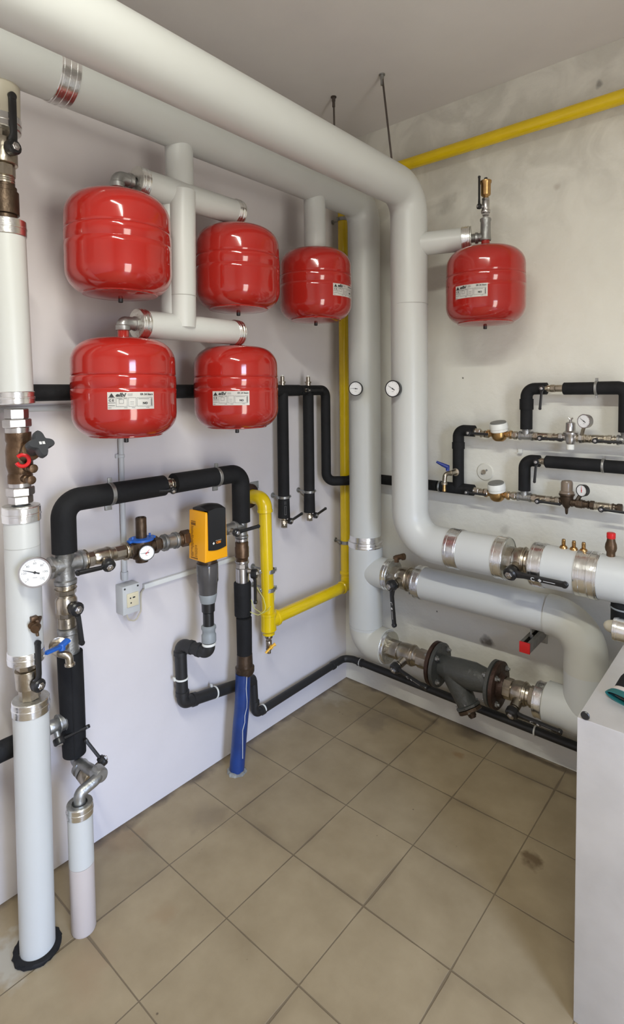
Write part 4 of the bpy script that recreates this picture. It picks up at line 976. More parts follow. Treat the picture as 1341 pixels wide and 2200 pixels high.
# valve above base
vv_ = thing('ball_valve', 'worn nickel valve on the left white riser with upright rusty black lever', 'valve', L_(60, 1455))
c0, c1 = L_(57, 1424), L_(65, 1499)
dV = (c1-c0).normalized(); lv = (c1-c0).length
bm = B(); fitting(bm, c0, dV, [(lv*.16, .027, 'o'), (lv*.5, .033, 'r'), (lv*.34, .028, 'o')]); st_ = V((1, .25, 0)).normalized(); lathe(bm, L_(58, 1462), st_, [(0, .012), (.042, .010)], 14); obj('body', bm, M_nickel, vv_)
lever(vv_, L_(58, 1464)+st_*.036, st_, (0, .0, 1), .125, .030, w_=.017, marks=False, drop=.006)
# middle piece
m0, m1 = L_(46, 1100), L_(56, 1410)
md = thing('white_riser_pipe', 'white jacketed middle length of the left riser behind the large thermometer', 'pipe', m1)
cylp(md, 'jacket', m0, m1, .0455, M_pvc); dd = (m1-m0).normalized(); band(md, m0-dd*(-.004), dd, .0475, .042, ribs=1); band(md, m1-dd*.004, dd, .0462, .034, ribs=1); seam(md, L_(48, 1172), dd, .0455)
bm = B(); ring(bm, m0-dd*.018, dd, .003, .024, .0475, bev=.0005); obj('end_disc', bm, M_aludisc, md)
dc = thing('drain_cock', 'small brown bronze drain cock sticking out of the left riser', 'valve', L_(60, 1342))
q = L_(62, 1342)+V((.045, -.0, 0)); dq = V((.75, -.66, -.10)).normalized()
q = PX(.275, 76, 1334)
bm = B(); lathe(bm, q-dq*.0, dq, [(-.02, .011), (.0, .014), (.012, .014), (.016, .010), (.028, .010)], 16); lathe(bm, q+dq*.026+V((.004, .012, -.004)), dq, [(0, .011), (.012, .0125), (.018, .0115)], 16); box(bm, q+dq*.012+UP*.014, .018, .018, .012, bev=.002); tube(bm, [q+dq*.02+V((.0, .010, -.01)), q+dq*.02+V((0, .012, -.036))], .004, 0, 8)
obj('body', bm, M_bronze, dc)
# nuts, balancing valve
bal = thing('balancing_valve', 'bronze balancing valve with black star handwheel and red ring on the left riser', 'valve', L_(45, 985))
k0, k1 = L_(35, 878), L_(45, 1082); dk = (k1-k0).normalized(); 
def seg_len(v0, v1): return (L_(40, v1)-L_(40, v0)).length
bm = B(); fitting(bm, k0, dk, [(seg_len(878, 900), .030, 'h'), (seg_len(900, 918), .036, 'h'), (seg_len(918, 930), .030, 'r')]); obj('union_nut', bm, M_chrome, bal); bm = B()
fitting(bm, L_(43, 1036), dk, [(seg_len(1036, 1046), .028, 'r'), (seg_len(1046, 1064), .036, 'h'), (seg_len(1064, 1082), .031, 'h')]); obj('union_nut', bm, M_chrome, bal)
bm = B(); lb_ = seg_len(930, 1038)
lathe(bm, L_(39, 929), dk, [(0, .033), (lb_*.15, .033), (lb_*.2, .030), (lb_*.35, .034), (lb_*.65, .034), (lb_*.8, .029), (lb_*.85, .032), (lb_, .032)], 24)
sn = V((.90, .12, .42)).normalized(); sc = L_(46, 985); lathe(bm, sc, sn, [(0, .026), (.045, .022), (.047, .025), (.058, .025), (.06, .018)], 22)
t1 = V((.97, .10, -.02)).normalized()
for (u, v) in ((44, 1002), (40, 1026)):
    q = L_(u, v); lathe(bm, q, t1, [(0, .011), (.045, .011), (.047, .008), (.055, .008), (.056, .012), (.07, .012), (.072, .009)], 14)
obj('body', bm, M_bronze, bal)
hw = sc+sn*.105
bm = B(); lathe(bm, sc+sn*.058, sn, [(0, .016), (.03, .018), (.036, .02)], 18)
d_, a_, b_ = frame(sn); pts = []
N_ = 48
for e_, sc_ in ((0, .93), (.004, 1), (.018, 1), (.022, .92)):
    rr = []
    for k in range(N_):
        th = 2*math.pi*k/N_; r = (.0295+.0085*math.cos(4*th))*sc_
        rr.append(bm.verts.new(hw-sn*.012+sn*e_ + (a_*math.cos(th)+b_*math.sin(th))*r))
    pts.append(rr)
for i in range(3):
    for k in range(N_): bm.faces.new((pts[i][k], pts[i][(k+1) % N_], pts[i+1][(k+1) % N_], pts[i+1][k]))
bm.faces.new(pts[0]); bm.faces.new(pts[-1]); hwo = obj('handwheel', bm, mat('dark_grey_plastic', (.035, .038, .042), .5), bal, 40)
bm = B(); rt2 = UP.cross(sn).normalized(); up2 = sn.cross(rt2); rect_into(bm, -.008, -.004, -.001, .004, lambda x, y: hw+sn*.0105+rt2*x+up2*y); rect_into(bm, .001, -.004, .008, .004, lambda x, y: hw+sn*.0105+rt2*x+up2*y); obj('window_mark', bm, M_marker, hwo)
bm = B(); cc = sc+V((.055, -.018, .0)); nr = V((.85, -.5, .1)).normalized(); d_, a_, b_ = frame(nr)
tube(bm, [cc + (a_*math.cos(t_)+b_*math.sin(t_))*.0155 for t_ in [math.radians(20+k*20) for k in range(16)]], .0052, 0, 10); obj('ring_tag', bm, M_redp, bal)
# upper piece
u0, u1 = L_(13, 482), L_(33, 864)
upp = thing('white_riser_pipe', 'white jacketed upper length of the left riser beside the tanks', 'pipe', u1)
cylp(upp, 'jacket', u0, u1, .0465, M_pvc); dd = (u1-u0).normalized(); band(upp, u0+dd*.012, dd, .0480, .042, ribs=1); band(upp, u1-dd*.012, dd, .0480, .034, ribs=1)
bm = B(); ring(bm, u1+dd*.004, dd, .003, .024, .048, bev=.0005); obj('end_disc', bm, M_aludisc, upp)
# fittings and valve above it
fu = thing('pipe_union', 'brown bronze union above the upper white jacket at the left edge', 'fitting', L_(12, 440))
bm = B(); f0 = L_(9, 388); fitting(bm, f0, DN, [(seg_len(388, 402), .026, 'r'), (seg_len(402, 412), .030, 'r'), (seg_len(412, 460), .0345, 'r'), (seg_len(460, 480), .029, 'r')]); obj('union', bm, M_dbronze, fu)
vt_ = thing('ball_valve', 'nickel ball valve at the upper left edge with upright black lever', 'valve', L_(5, 320))
bm = B(); fitting(bm, L_(3, 282), DN, [(seg_len(282, 300), .029, 'o'), (seg_len(300, 352), .037, 'r'), (seg_len(352, 378), .030, 'o'), (seg_len(378, 392), .027, 't')]); st_ = V((.95, .2, 0)).normalized(); lathe(bm, L_(4, 322), st_, [(0, .013), (.045, .011)], 14); obj('body', bm, M_nickel, vt_)
lever(vt_, L_(4, 325)+st_*.036, st_, UP, .135, .032, w_=.022, marks=False, drop=.006)
tb = thing('beige_pipe_jacket', 'pale beige jacketed pipe end at the top left corner below the overhead pipe', 'pipe', L_(0, 230))
b0, b1 = L_(-1, 150), L_(1, 282)
cylp(tb, 'jacket', b0, b1, .048, M_pvc_cream); dd = (b1-b0).normalized(); band(tb, b1-dd*.018, dd, .0488, .036, ribs=1); bm = B(); ring(bm, b1, dd, .003, .028, .0485, bev=.0005); obj('end_disc', bm, M_aludisc, tb)

# ================================================================== ELECTRICS
cn = thing('conduit', 'thin grey conduit running down the left wall behind the tanks to the socket', 'conduit', PX(.014, 266, 1240))
c_t, c_b = PX(.014, 260, 935), PX(.014, 268, 1240)
bm = B(); tube(bm, [(.014, c_b.y, 1.62), (.014, c_b.y, c_b.z)], .0095, 0, 16); obj('tube', bm, M_lgrey, cn)
bm = B(); lathe(bm, (.014, c_b.y, PX(.014, 268, 1228).z), DN, [(0, .012), (.002, .013), (.028, .012), (.032, .010)], 16); obj('socket_sleeve', bm, M_lgrey, cn)
bm = B(); ring(bm, (.014, c_b.y, PX(.014, 258, 980).z), UP, .012, .009, .012); box(bm, (.005, c_b.y-.012, PX(.014, 258, 980).z), .01, .012, .014, bev=.001); obj('clip', bm, M_lgrey, cn)
c2 = thing('conduit', 'thin grey conduit running sideways just under the black pipe at left', 'conduit', (.012, -1.7, 1.54))
bm = B(); zz_ = PX(.012, 110, 877).z; tube(bm, [(.012, -3.0, zz_), (.012, c_b.y-.012, zz_)], .0095, 0, 16); obj('tube', bm, M_lgrey, c2)
sx = thing('socket_box', 'small grey surface socket box with cream outlet on the left wall', 'socket', PX(.0, 275, 1290))
ya_, yb_ = PX(.05, 264, 1290).y, PX(.05, 301, 1290).y; zt_, zb3 = PX(.05, 268, 1261).z, PX(.05, 268, 1324).z
zb3 = PX(.05, 285, 1317).z
bm = B(); box(bm, (.025, (ya_+yb_)/2, (zt_+zb3)/2), .05, yb_-ya_, zt_-zb3, bev=.003); obj('box', bm, M_lgrey, sx)
bm = B(); cz_ = (zt_+zb3)/2-.002; cyy = (ya_+yb_)/2+.004
box(bm, (.0515, cyy, cz_), .004, .046, .050, bev=.001); pl = obj('outlet', bm, M_socket, sx)
bm = B()
for a_, b_ in ((-.010, .008), (.004, .008), (-.008, -.010)): lathe(bm, (.0532, cyy+a_, cz_+b_), XP, [(0, .003), (.0008, .003)], 10)
box(bm, (.0532, cyy+.004, cz_+.008), .0012, .010, .005); obj('pin_holes', bm, M_ink, pl)
bm = B()
for a_ in (-1, 1): lathe(bm, (.0505, (ya_+yb_)/2+a_*(yb_-ya_)*.38, zt_-.009), XP, [(0, .0035), (.001, .0035)], 10)
obj('screws', bm, M_ink, sx)
cw = thing('cable', 'thin pale cable looping from the socket box into the trunking', 'cable', PX(.02, 290, 1325))
bm = B(); tube(bm, [PX(.045, 271, 1316), PX(.045, 276, 1332), PX(.045, 292, 1334), PX(.04, 303, 1312), PX(.012, 302, 1275), PX(.006, 311, 1262)], .0028, .018, 8)
tube(bm, [PX(.012, 303, 1285), PX(.012, 305, 1270), PX(.006, 312, 1260)], .0020, .01, 8); obj('cable', bm, M_pvc_cream, cw)
tk = thing('cable_trunking', 'thin white cable trunking along the left wall from socket towards the blue pipe', 'trunking', PX(.006, 400, 1230))
ztk = (PX(.008, 310, 1255).z+PX(.008, 500, 1204).z)/2
bm = B(); box(bm, (.008, (PX(.008, 308, 1256).y+PX(.008, 535, 1195).y)/2, ztk), .016, PX(.008, 535, 1195).y-PX(.008, 308, 1256).y, .018, bev=.002); obj('strip', bm, M_white, tk)

# ================================================================== GAUGES ON THE BIG RISERS
q = PX(xR1+.06, 756, 835); 
g5 = gauge('thermometer', 'small round thermometer on the riser beside the yellow pipe', (xR1+.030, yR1-.115, q.z), (.35, -.94, 0), .0335, .02, (xR1, yR1-.05, q.z), 175, case=M_bplast, ticks=24, group='riser thermometers')
g5.location = g5.location
q = PX(xR2+.02, 856, 835)
gauge('thermometer', 'small round thermometer on the front riser, right of the other one', (xR2-.018, yR2-.108, q.z), (.1, -1, 0), .0355, .02, (xR2, yR2-.05, q.z), 148, case=M_bplast, ticks=24, group='riser thermometers')

# ================================================================== LOWER PIPEWORK ALONG THE BACK WALL
# valve on the front run
def YX(y, u, v): return PY(y, u, v).x
x4 = YX(yR2, 1152, 1213)
vc = V(((x1b+.008+x4)/2, yR2, zR2))
valve('ball_valve', 'large nickel valve in the front white run, long black lever pointing right', vc, XP, (-.1, -1, -.28), .050, x4-x1b-.0, (1, -.12, .02), .205, stem_len=.085, s=.042, drop=.0, lw=.024)
frn = thing('insulated_pipe', 'white insulated pipe end at right with brass nipples and safety valve on top', 'pipe', (x4, yR2, zR2))
bm = B(); lathe(bm, (x4+.012, yR2, zR2), XP, [(0, RB), (3.3-x4, RB)], 44); obj('jacket', bm, M_pvc, frn)
band(frn, (x4+.018, yR2, zR2), XP, RB+.002, .045, ribs=2)
endcap(frn, (x4-.006, yR2, zR2), XP, RB+.002, .035)
band(frn, (YX(yR2, 1267, 1235), yR2, zR2), XP, RB+.002, .075, ribs=2); band(frn, (YX(yR2, 1267, 1235)+.018, yR2, zR2), XP, RB+.004, .03, ribs=2)
for u, v, lab in ((1211, 1188, 'leftmost brass nipple standing on the front white run'), (1233, 1193, 'middle brass nipple standing on the front white run'), (1254, 1198, 'rightmost of the three brass nipples on the front white run')):
    x = YX(yR2, u, v); t = thing('brass_nipple', lab, 'nipple', (x, yR2, zR2+RB), 'brass hose nipples')
    bm = B(); lathe(bm, (x, yR2, zR2+RB-.004), UP, [(0, .014), (.006, .014), (.012, .011), (.014, .006), (.018, .0075), (.019, .006), (.024, .0075), (.025, .006), (.030, .0075), (.031, .006), (.036, .006)], 16); obj('body', bm, M_brass, t)
x = YX(yR2, 1313, 1175); zt0 = zR2+RB-.005
sv_ = thing('safety_valve', 'bronze safety valve with red cap on the white run at the right edge', 'valve', (x, yR2, zt0))
bm = B(); lathe(bm, (x, yR2, zt0), UP, [(0, .014), (.018, .014), (.024, .0175), (.034, .0195), (.046, .018), (.055, .0145), (.068, .0125)], 20); obj('body', bm, M_bronze, sv_)
bm = B(); lathe(bm, (x, yR2, zt0+.066), UP, [(0, .0135), (.002, .0145), (.018, .0145), (.020, .012)], 12); obj('cap', bm, M_redp, sv_)
# black drop under the run and the short branch at the right edge
x = YX(yR2, 1336, 1320)
bd = thing('black_insulated_pipe', 'black foam covered stub under the white run at the right edge', 'pipe', (x, yR2, .8))
bm = B(); lathe(bm, (x+.008, yR2, zR2-.06), DN, [(0, .042), (.11, .042)], 28); obj('foam', bm, M_black, bd); bm = B(); ring(bm, (x+.008, yR2, zR2-RB-.014), UP, .006, .041, .044); obj('grey_band', bm, M_grey, bd)
# tee valve
x5 = YX(yR1, 903, 1252)
vc = V(((x3+.02+x5)/2, yR1, zt))
valve('ball_valve', 'nickel valve on the riser branch with long black lever hanging straight down', vc, XP, (-.25, -1, -.12), .050, x5-x3-.02, (-.02, 0, -1), .20, stem_len=.090, s=.042, drop=.004, lw=.024)
tp2 = PY(yR1-.01, 860, 1192)
dt = thing('drain_cock', 'small dark brass test cock on top of the branch collar behind the riser', 'valve', tp2)
bm = B(); lathe(bm, (tp2.x-.02, tp2.y, zt+.074), UP, [(0, .012), (.012, .012), (.014, .017), (.026, .017)], 8); tube(bm, [(tp2.x-.025, tp2.y, zt+.094), (tp2.x+.024, tp2.y+.0, zt+.112)], .012, 0, 14); lathe(bm, (tp2.x+.010, tp2.y, zt+.104), (1, 0, .35), [(0, .016), (.012, .016), (.014, .012)], 10); obj('body', bm, M_bronze, dt)
xe = YX(yR1, 1258, 1450); RE = .0785
mp_ = thing('insulated_pipe', 'white insulated middle pipe bending down with a yellowed elbow behind the cabinet', 'pipe', (x5, yR1, zt))
RM = .073
xsm = YX(yR1, 1180, 1320)
bm = B(); lathe(bm, (x5, yR1, zt), XP, [(0, RM), (xsm-x5, RM)], 44); obj('jacket', bm, M_pvc, mp_)
bm = B(); tube(bm, [(xsm-.002, yR1, zt), (xe, yR1, zt), (xe, yR1, PY(yR1, 1250, 1440).z)], RE, [.125], 44); obj('elbow_jacket', bm, M_pvc_old, mp_)
bm = B(); lathe(bm, (xe, yR1, PY(yR1, 1250, 1438).z), DN, [(0, RE-.001), (PY(yR1, 1250, 1438).z-zl, RE-.001)], 44); obj('drop_jacket', bm, M_pvc, mp_)
band(mp_, (x5+.004, yR1, zt), XP, RM+.0015, .040, ribs=2); endcap(mp_, (x5-.014, yR1, zt), XP, RM+.001, .04)
xl0 = YX(yR1, 1160, 1503)
lw_ = thing('insulated_pipe', 'thick white insulated pipe at floor level entering behind the cabinet', 'pipe', (xl0, yR1, zl))
bm = B(); lathe(bm, (xl0+.03, yR1, zl), XP, [(0, .082), (2.0, .082)], 44); obj('jacket', bm, M_pvc, lw_)
bm = B(); lathe(bm, (xl0+.004, yR1, zl), XP, [(0, .068), (.03, .068)], 36); obj('inner_jacket', bm, M_pvc_old, lw_)
band(lw_, (xl0+.006, yR1, zl), XP, .0695, .035, ribs=2); endcap(lw_, (xl0-.010, yR1, zl), XP, .069, .03)
# branch stub with aluminium band at the right edge
yn = -.43; zn = PY(yn, 1325, 1352).z; xn = PY(yn, 1297, 1335).x
nb = thing('branch_pipe', 'pale stub with wide aluminium band at the right edge above the cabinet', 'pipe', (xn, yn, zn))
bm = B(); lathe(bm, (xn, yn, zn+.006), (1, 0, -.03), [(0, .002), (.003, .010), (.012, .018), (.03, .023), (.5, .024)], 28); obj('jacket', bm, M_pvc_cream, nb)
band(nb, (PY(yn, 1339, 1360).x, yn, zn), XP, .036, .055, ribs=2)
# lower valves, flanges and strainer
xf1 = YX(yR1, 941, 1424); xf2 = YX(yR1, 1066, 1470)
va = V(((x2+.02+xf1-.045)/2, yR1, zl))
valve('ball_valve', 'nickel valve between the riser elbow and the left strainer flange', va, XP, (-.25, -1, -.45), .044, xf1-.04-x2-.02, (1, -.06, -.02), .19, stem_len=.092, s=.042, lw=.023)
vb_ = V(((xf2+.035+xl0)/2, yR1, zl))
valve('ball_valve', 'nickel valve right of the strainer with lever over the black drain pipe', vb_, XP, (-.05, -1, -.50), .044, xl0-xf2-.035, (1, -.06, -.02), .19, stem_len=.092, s=.042, lw=.023)
ys_t = thing('y_strainer', 'dark grey cast iron strainer with slanting leg between two rusty flanges', 'strainer', ((xf1+xf2)/2, yR1, zl))
c1_, c2_ = V((xf1+.010, yR1, zl)), V((xf2-.012, yR1, zl))
bm = B(); lc = (c2_-c1_).length
lathe(bm, c1_, XP, [(0, .046), (.02, .048), (lc*.35, .056), (lc*.65, .060), (lc*.9, .050), (lc, .046)], 36)
ld = V((.62, -.12, -.95)).normalized(); ls = c1_+V((lc*.24, 0, .0)); ll = .155
lathe(bm, ls, ld, [(0, .052), (ll*.3, .052), (ll*.8, .045), (ll, .044)], 32)
lathe(bm, ls+ld*(ll-.004), ld, [(0, .050), (.003, .056), (.012, .056), (.014, .052)], 8, .3)
obj('body', bm, M_castgrey, ys_t)
bm = B(); lathe(bm, ls+ld*(ll+.012), ld, [(0, .054), (.012, .054), (.016, .046), (.02, .02), (.034, .018)], 8, .3); lathe(bm, ls+ld*(ll+.03), ld, [(0, .014), (.022, .014)], 6); obj('cover', bm, M_dbronze, ys_t)
d_, a_, b_ = frame(ld)
for k in range(4):
    th = math.pi/4+k*math.pi/2+.2; q = ls+ld*(ll-.008)+(a_*math.cos(th)+b_*math.sin(th))*.045; bm = B(); hexa(bm, q, ld, -.006, .004, .008); hexa(bm, q, ld, .026, .036, .008); obj('bolt', bm, M_galv, ys_t)
for c_, sg, lab in ((V((xf1, yR1, zl)), 1, 'round rusty brown flange pair left of the grey strainer'), (V((xf2, yR1, zl)), -1, 'round rusty brown flange pair right of the grey strainer')):
    bm = B(); lathe(bm, c_+XP*sg*.002, XP*sg, [(0, .096), (.001, .0975), (.014, .0975), (.016, .095), (.017, .055)], 44); ff_ = obj('flange', bm, M_castgrey, ys_t)
    t = thing('pipe_flange', lab, 'flange', c_, 'rusty flanges')
    bm = B(); lathe(bm, c_-XP*sg*.003, XP*-sg, [(0, .095), (.001, .098), (.016, .098), (.018, .095), (.019, .06), (.030, .05), (.038, .046)], 44); obj('disc', bm, M_rust, t)
    for k in range(4):
        th = math.pi/4+k*math.pi/2; o_ = V((0, math.cos(th), math.sin(th)))*.077
        bm = B(); hexa(bm, c_+o_, XP, -.030, -.019, .012); hexa(bm, c_+o_, XP, .018, .030, .012); lathe(bm, c_+o_, XP, [(-.036, .006), (.038, .006)], 10); obj('bolt', bm, M_galv, t)
# strut bracket with red cap
qf = PY(-.20, 1128, 1391)
sb_ = thing('strut_bracket', 'short steel wall strut with a red end cap under the middle pipe', 'bracket', (qf.x, 0, qf.z))
bm = B(); box(bm, (qf.x-.019, qf.y/2, qf.z), .003, -qf.y, .040); box(bm, (qf.x+.019, qf.y/2, qf.z), .003, -qf.y, .040); box(bm, (qf.x, qf.y/2, qf.z-.0185), .035, -qf.y, .003)
box(bm, (qf.x-.013, qf.y/2, qf.z+.0185), .010, -qf.y, .003); box(bm, (qf.x+.013, qf.y/2, qf.z+.0185), .010, -qf.y, .003); box(bm, (qf.x, -.003, qf.z), .05, .006, .10, bev=.001); obj('channel', bm, M_galv, sb_)
bm = B(); box(bm, (qf.x, qf.y-.002, qf.z), .043, .008, .044, bev=.002); obj('end_cap', bm, M_redp, sb_)
bm = B(); lathe(bm, (qf.x, -.13, qf.z+.01), UP, [(0, .004), (.05, .004)], 8); lathe(bm, (qf.x, -.13, qf.z+.02), UP, [(0, .009), (.007, .009)], 6); obj('bolt', bm, M_galv, sb_)

# ================================================================== WATER MANIFOLDS ON THE BACK WALL
yM = -.075; rF = .0255
def Q(u, v): return PY(yM, u, v)
z_up = (Q(1060, 928).z+Q(1330, 945).z)/2; z_lo = (Q(1010, 1050).z+Q(1330, 1092).z)/2-.0
xv = Q(985, 990).x
zUl = PY(yM, 1005, 925).z; zLl = z_lo
mw = thing('black_insulated_pipe', 'black foam covered pipe rising left of the two water meters on the cream wall', 'pipe', (xv, yM, z_lo), 'black manifold pipes')
xe1 = Q(1020, 925).x; xe2 = Q(1018, 1053).x
bm = B(); tube(bm, [(xv, yM, z_lo), (xv, yM, zUl), (xe1, yM, zUl-.001)], rF, [.03], 24); lathe(bm, (xv, yM, Q(985, 950).z), DN, [(0, .0285), (.03, .0285)], 24); obj('riser_foam', bm, M_black, mw)
bm = B(); tube(bm, [(Q(948, 1045).x, yM, z_lo), (xe2, yM, z_lo)], rF, 0, 24); obj('bottom_foam', bm, M_black, mw)
bm = B(); ring(bm, (Q(946, 1045).x, yM, z_lo), XP, .008, .024, .028); obj('ring_clip', bm, M_galv, mw)
# blue tap on it
bq = PY(-.13, 968, 1012)
t = thing('bib_tap', 'nickel hose tap with dark blue lever on the black upright of the cream wall', 'tap', (xv, yM, bq.z))
bm = B(); za_ = Q(978, 1012).z
lathe(bm, (xv-.0, yM-.024, za_), YN, [(0, .017), (.006, .018), (.008, .012), (.05, .012)], 18)
tube(bm, [(xv, yM-.06, za_), (xv-.014, yM-.10, za_), (xv-.016, yM-.105, za_-.045)], .010, .016, 16); lathe(bm, (xv-.016, yM-.105, za_-.038), DN, [(0, .012), (.002, .014), (.010, .014)], 16); obj('body', bm, M_nickel, t)
bm = B(); lathe(bm, (xv-.016, yM-.105, za_-.048), DN, [(0, .008), (.018, .008), (.02, .009), (.03, .009)], 14); obj('hose_tail', bm, M_brass, t)
c = V((xv-.010, yM-.085, za_+.012)); e = PY(yM-.10, 938, 992); bm = B(); lathe(bm, c, UP, [(0, .008), (.02, .009), (.024, .006)], 12); tube(bm, [c+V((.004, 0, .016)), c+(e-c)*.5+V((0, 0, .008)), e], [.010, .008, .005], 0, 10); obj('lever', bm, M_dblue, t)
def meter(u, zz, label, x=None):
    x = Q(u, 930).x; c = V((x, yM, zz))
    t = thing('water_meter', label, 'meter', c, 'water meters')
    bm = B(); lathe(bm, c+V((0, 0, -.030)), UP, [(0, .018), (.008, .028), (.02, .032), (.042, .033), (.046, .028)], 28); tube(bm, [c-XP*.055, c+XP*.055], .013, 0, 18); hexa(bm, c, XP, -.058, -.042, .018); hexa(bm, c, XP, .042, .058, .018); obj('body', bm, M_brass, t)
    n = V((-.06, -.20, 1)).normalized(); bm = B(); lathe(bm, c+V((0, 0, .012)), n, [(0, .034), (.002, .037), (.012, .037), (.014, .0385), (.034, .0385), (.038, .036)], 32); obj('ring', bm, M_white, t)
    bm = B(); lathe(bm, c+V((0, 0, .012))+n*.037, n, [(0, .034), (.004, .034), (.006, .032)], 28); obj('lid', bm, M_diaphragm, t)
meter(1073, zUl-.010, 'water meter with white ring and grey lid on the upper manifold')
meter(1069, z_lo-.006, 'water meter with white ring and grey lid on the lower manifold')
# fittings between the things, per row
def rowvalve(u, zz, label, dirx=1, hub_dz=-.004, Lh=.09, L=.085, group='manifold valves'):
    x = Q(u, 930).x; t = thing('ball_valve', label, 'valve', (x, yM, zz), group)
    bm = B(); c = V((x, yM, zz)); lathe(bm, c, XP, [(-.024, .012), (-.02, .016), (.02, .016), (.024, .012)], 20); hexa(bm, c, XP, -L*.5, -.022, .0155); hexa(bm, c, XP, .022, L*.5, .0155); lathe(bm, c, YN, [(0, .008), (.032, .007)], 12); obj('body', bm, M_nickel, t)
    lever(t, (x, yM-.030, zz+hub_dz), YN, (dirx, 0, -.02) if dirx else (-.08, 0, -1), Lh, .018, w_=.012, marks=False)
    return t
zU = zUl-.012; zL = z_lo-.004
rowvalve(1014, zUl-.004, 'valve with black lever between the foam bend and upper water meter'); rowvalve(1011, z_lo-.002, 'valve with black lever between the foam tee and lower water meter')
rowvalve(1167, zU, 'valve left of the silver pressure reducer on the upper manifold'); rowvalve(1285, zU, 'valve right of the silver pressure reducer on the upper manifold')
rowvalve(1163, zL, 'valve left of the brown filter on the lower manifold'); rowvalve(1300, zL-.002, 'valve right of the brown filter on the lower manifold')
def pipeline(u0, u1, zz, label, m=M_nickel, us=()):
    x0, x1 = Q(u0, 930).x, Q(u1, 930).x; t = thing('threaded_pipe', label, 'pipe', (x0, yM, zz), 'manifold threaded pipes')
    bm = B(); tube(bm, [(x0, yM, zz), (x1, yM, zz)], .0105, 0, 18)
    for k, u in enumerate(us):
        x = Q(u, 930).x; hexa(bm, (x, yM, zz), XP, -.009, .009, .0175) if k % 2 else lathe(bm, (x, yM, zz), XP, [(-.011, .011), (-.010, .0165), (-.006, .0165), (-.005, .0135), (.005, .0135), (.006, .0165), (.010, .0165), (.011, .011)], 18)
    obj('pipe', bm, m, t)
pipeline(1010, 1222, zU, 'thin threaded pipe of the upper manifold between meter and silver reducer', us=(1038, 1048, 1100, 1108, 1145, 1152, 1195, 1205)); pipeline(1230, 1341, zU, 'thin threaded pipe right of the silver reducer', us=(1245, 1252, 1263, 1310, 1325))
pipeline(1010, 1215, zL, 'thin threaded pipe of the lower manifold between meter and brown filter', us=(1036, 1046, 1098, 1106, 1142, 1150, 1190, 1200)); pipeline(1222, 1341, zL-.001, 'thin threaded pipe right of the brown filter', M_dbronze, us=(1236, 1250, 1262, 1275, 1325, 1335))
# bypass arches
def tee(u, zz, label):
    x = Q(u, 930).x; t = thing('galvanised_tee', label, 'fitting', (x, yM, zz), 'manifold tees')
    bm = B(); lathe(bm, (x, yM, zz), XP, [(-.030, .014), (-.029, .0195), (-.022, .0195), (-.020, .0165), (.020, .0165), (.022, .0195), (.029, .0195), (.030, .014)], 20); lathe(bm, (x, yM, zz), UP, [(0, .0165), (.024, .0165), (.026, .0195), (.034, .0195)], 20); obj('tee_body', bm, M_galv, t)
    return x
xt1 = tee(1131, zU, 'galvanised tee under the left leg of the upper black arch'); tee(1345, zU, 'galvanised tee at the right edge under the upper black arch') ; xt2 = tee(1128, zL, 'galvanised tee under the left leg of the lower black arch')
zAt = PY(yM, 1155, 835).z; zAl = PY(yM, 1150, 990).z
ua = thing('black_insulated_pipe', 'black foam covered bypass arch of the upper manifold', 'pipe', (xt1, yM, zAt), 'black manifold pipes')
xa1 = Q(1172, 835).x; xa2 = Q(1211, 836).x; xac = Q(1282, 835).x; xar = Q(1345, 900).x
bm = B(); tube(bm, [(xt1, yM, zU+.028), (xt1, yM, zAt), (xa1+.006, yM, zAt)], .0245, [.034], 24); lathe(bm, (xt1, yM, Q(1131, 857).z), DN, [(0, .028), (.045, .028)], 24); obj('left_foam', bm, M_black, ua)
bm = B(); lathe(bm, (xa2, yM, zAt-.001), XP, [(0, .022), (.002, .0245), (xac-xa2-.006, .0245)], 24); obj('middle_foam', bm, M_black, ua)
bm = B(); tube(bm, [(xac+.004, yM, zAt), (xar, yM, zAt), (xar, yM, zU+.03)], .0255, [.03], 24); obj('right_foam', bm, M_black, ua)
bm = B(); ring(bm, (xac, yM, zAt), XP, .010, .022, .0285); box(bm, (xac, yM, zAt+.033), .010, .006, .012); box(bm, (xac, yM, zAt-.033), .010, .006, .012); tube(bm, [(xac, yM+.02, zAt), (xac, -.0005, zAt)], .004, 0, 8); obj('pipe_clamp', bm, M_galv, ua)
bm = B(); fitting(bm, (xa1, yM, zAt), XP, [(.02, .014, 'r'), (.02, .016, 'o'), ((xa2-xa1)-.04, .0145, 'o')]); obj('nipple', bm, M_nickel, ua)
t = thing('ball_valve', 'bypass valve of the upper black arch, black lever hanging down', 'valve', (xa1, yM, zAt), 'manifold valves'); bm = B(); lathe(bm, (xa1-.002, yM, zAt+.001), YN, [(0, .014), (.032, .008)], 12); obj('stem', bm, M_nickel, t); lever(t, (xa1-.002, yM-.030, zAt+.001), YN, (-.08, 0, -1), .085, .019, w_=.012, marks=False)
la_ = thing('black_insulated_pipe', 'black foam covered bypass arch of the lower manifold', 'pipe', (xt2, yM, zAl), 'black manifold pipes')
xb1 = Q(1158, 990).x; xb2 = Q(1171, 990).x; xbc = Q(1297, 1000).x
bm = B(); tube(bm, [(xt2, yM, zL+.028), (xt2, yM, zAl), (xb1+.004, yM, zAl)], .0245, [.034], 24); obj('left_foam', bm, M_black, la_)
bm = B(); lathe(bm, (xb2, yM, zAl), XP, [(0, .018), (.006, .0255), (xbc-xb2-.006, .0255)], 24); obj('middle_foam', bm, M_black, la_)
bm = B(); lathe(bm, (xbc+.005, yM, zAl-.001), XP, [(0, .0255), (.5, .0255)], 24); obj('right_foam', bm, M_black, la_)
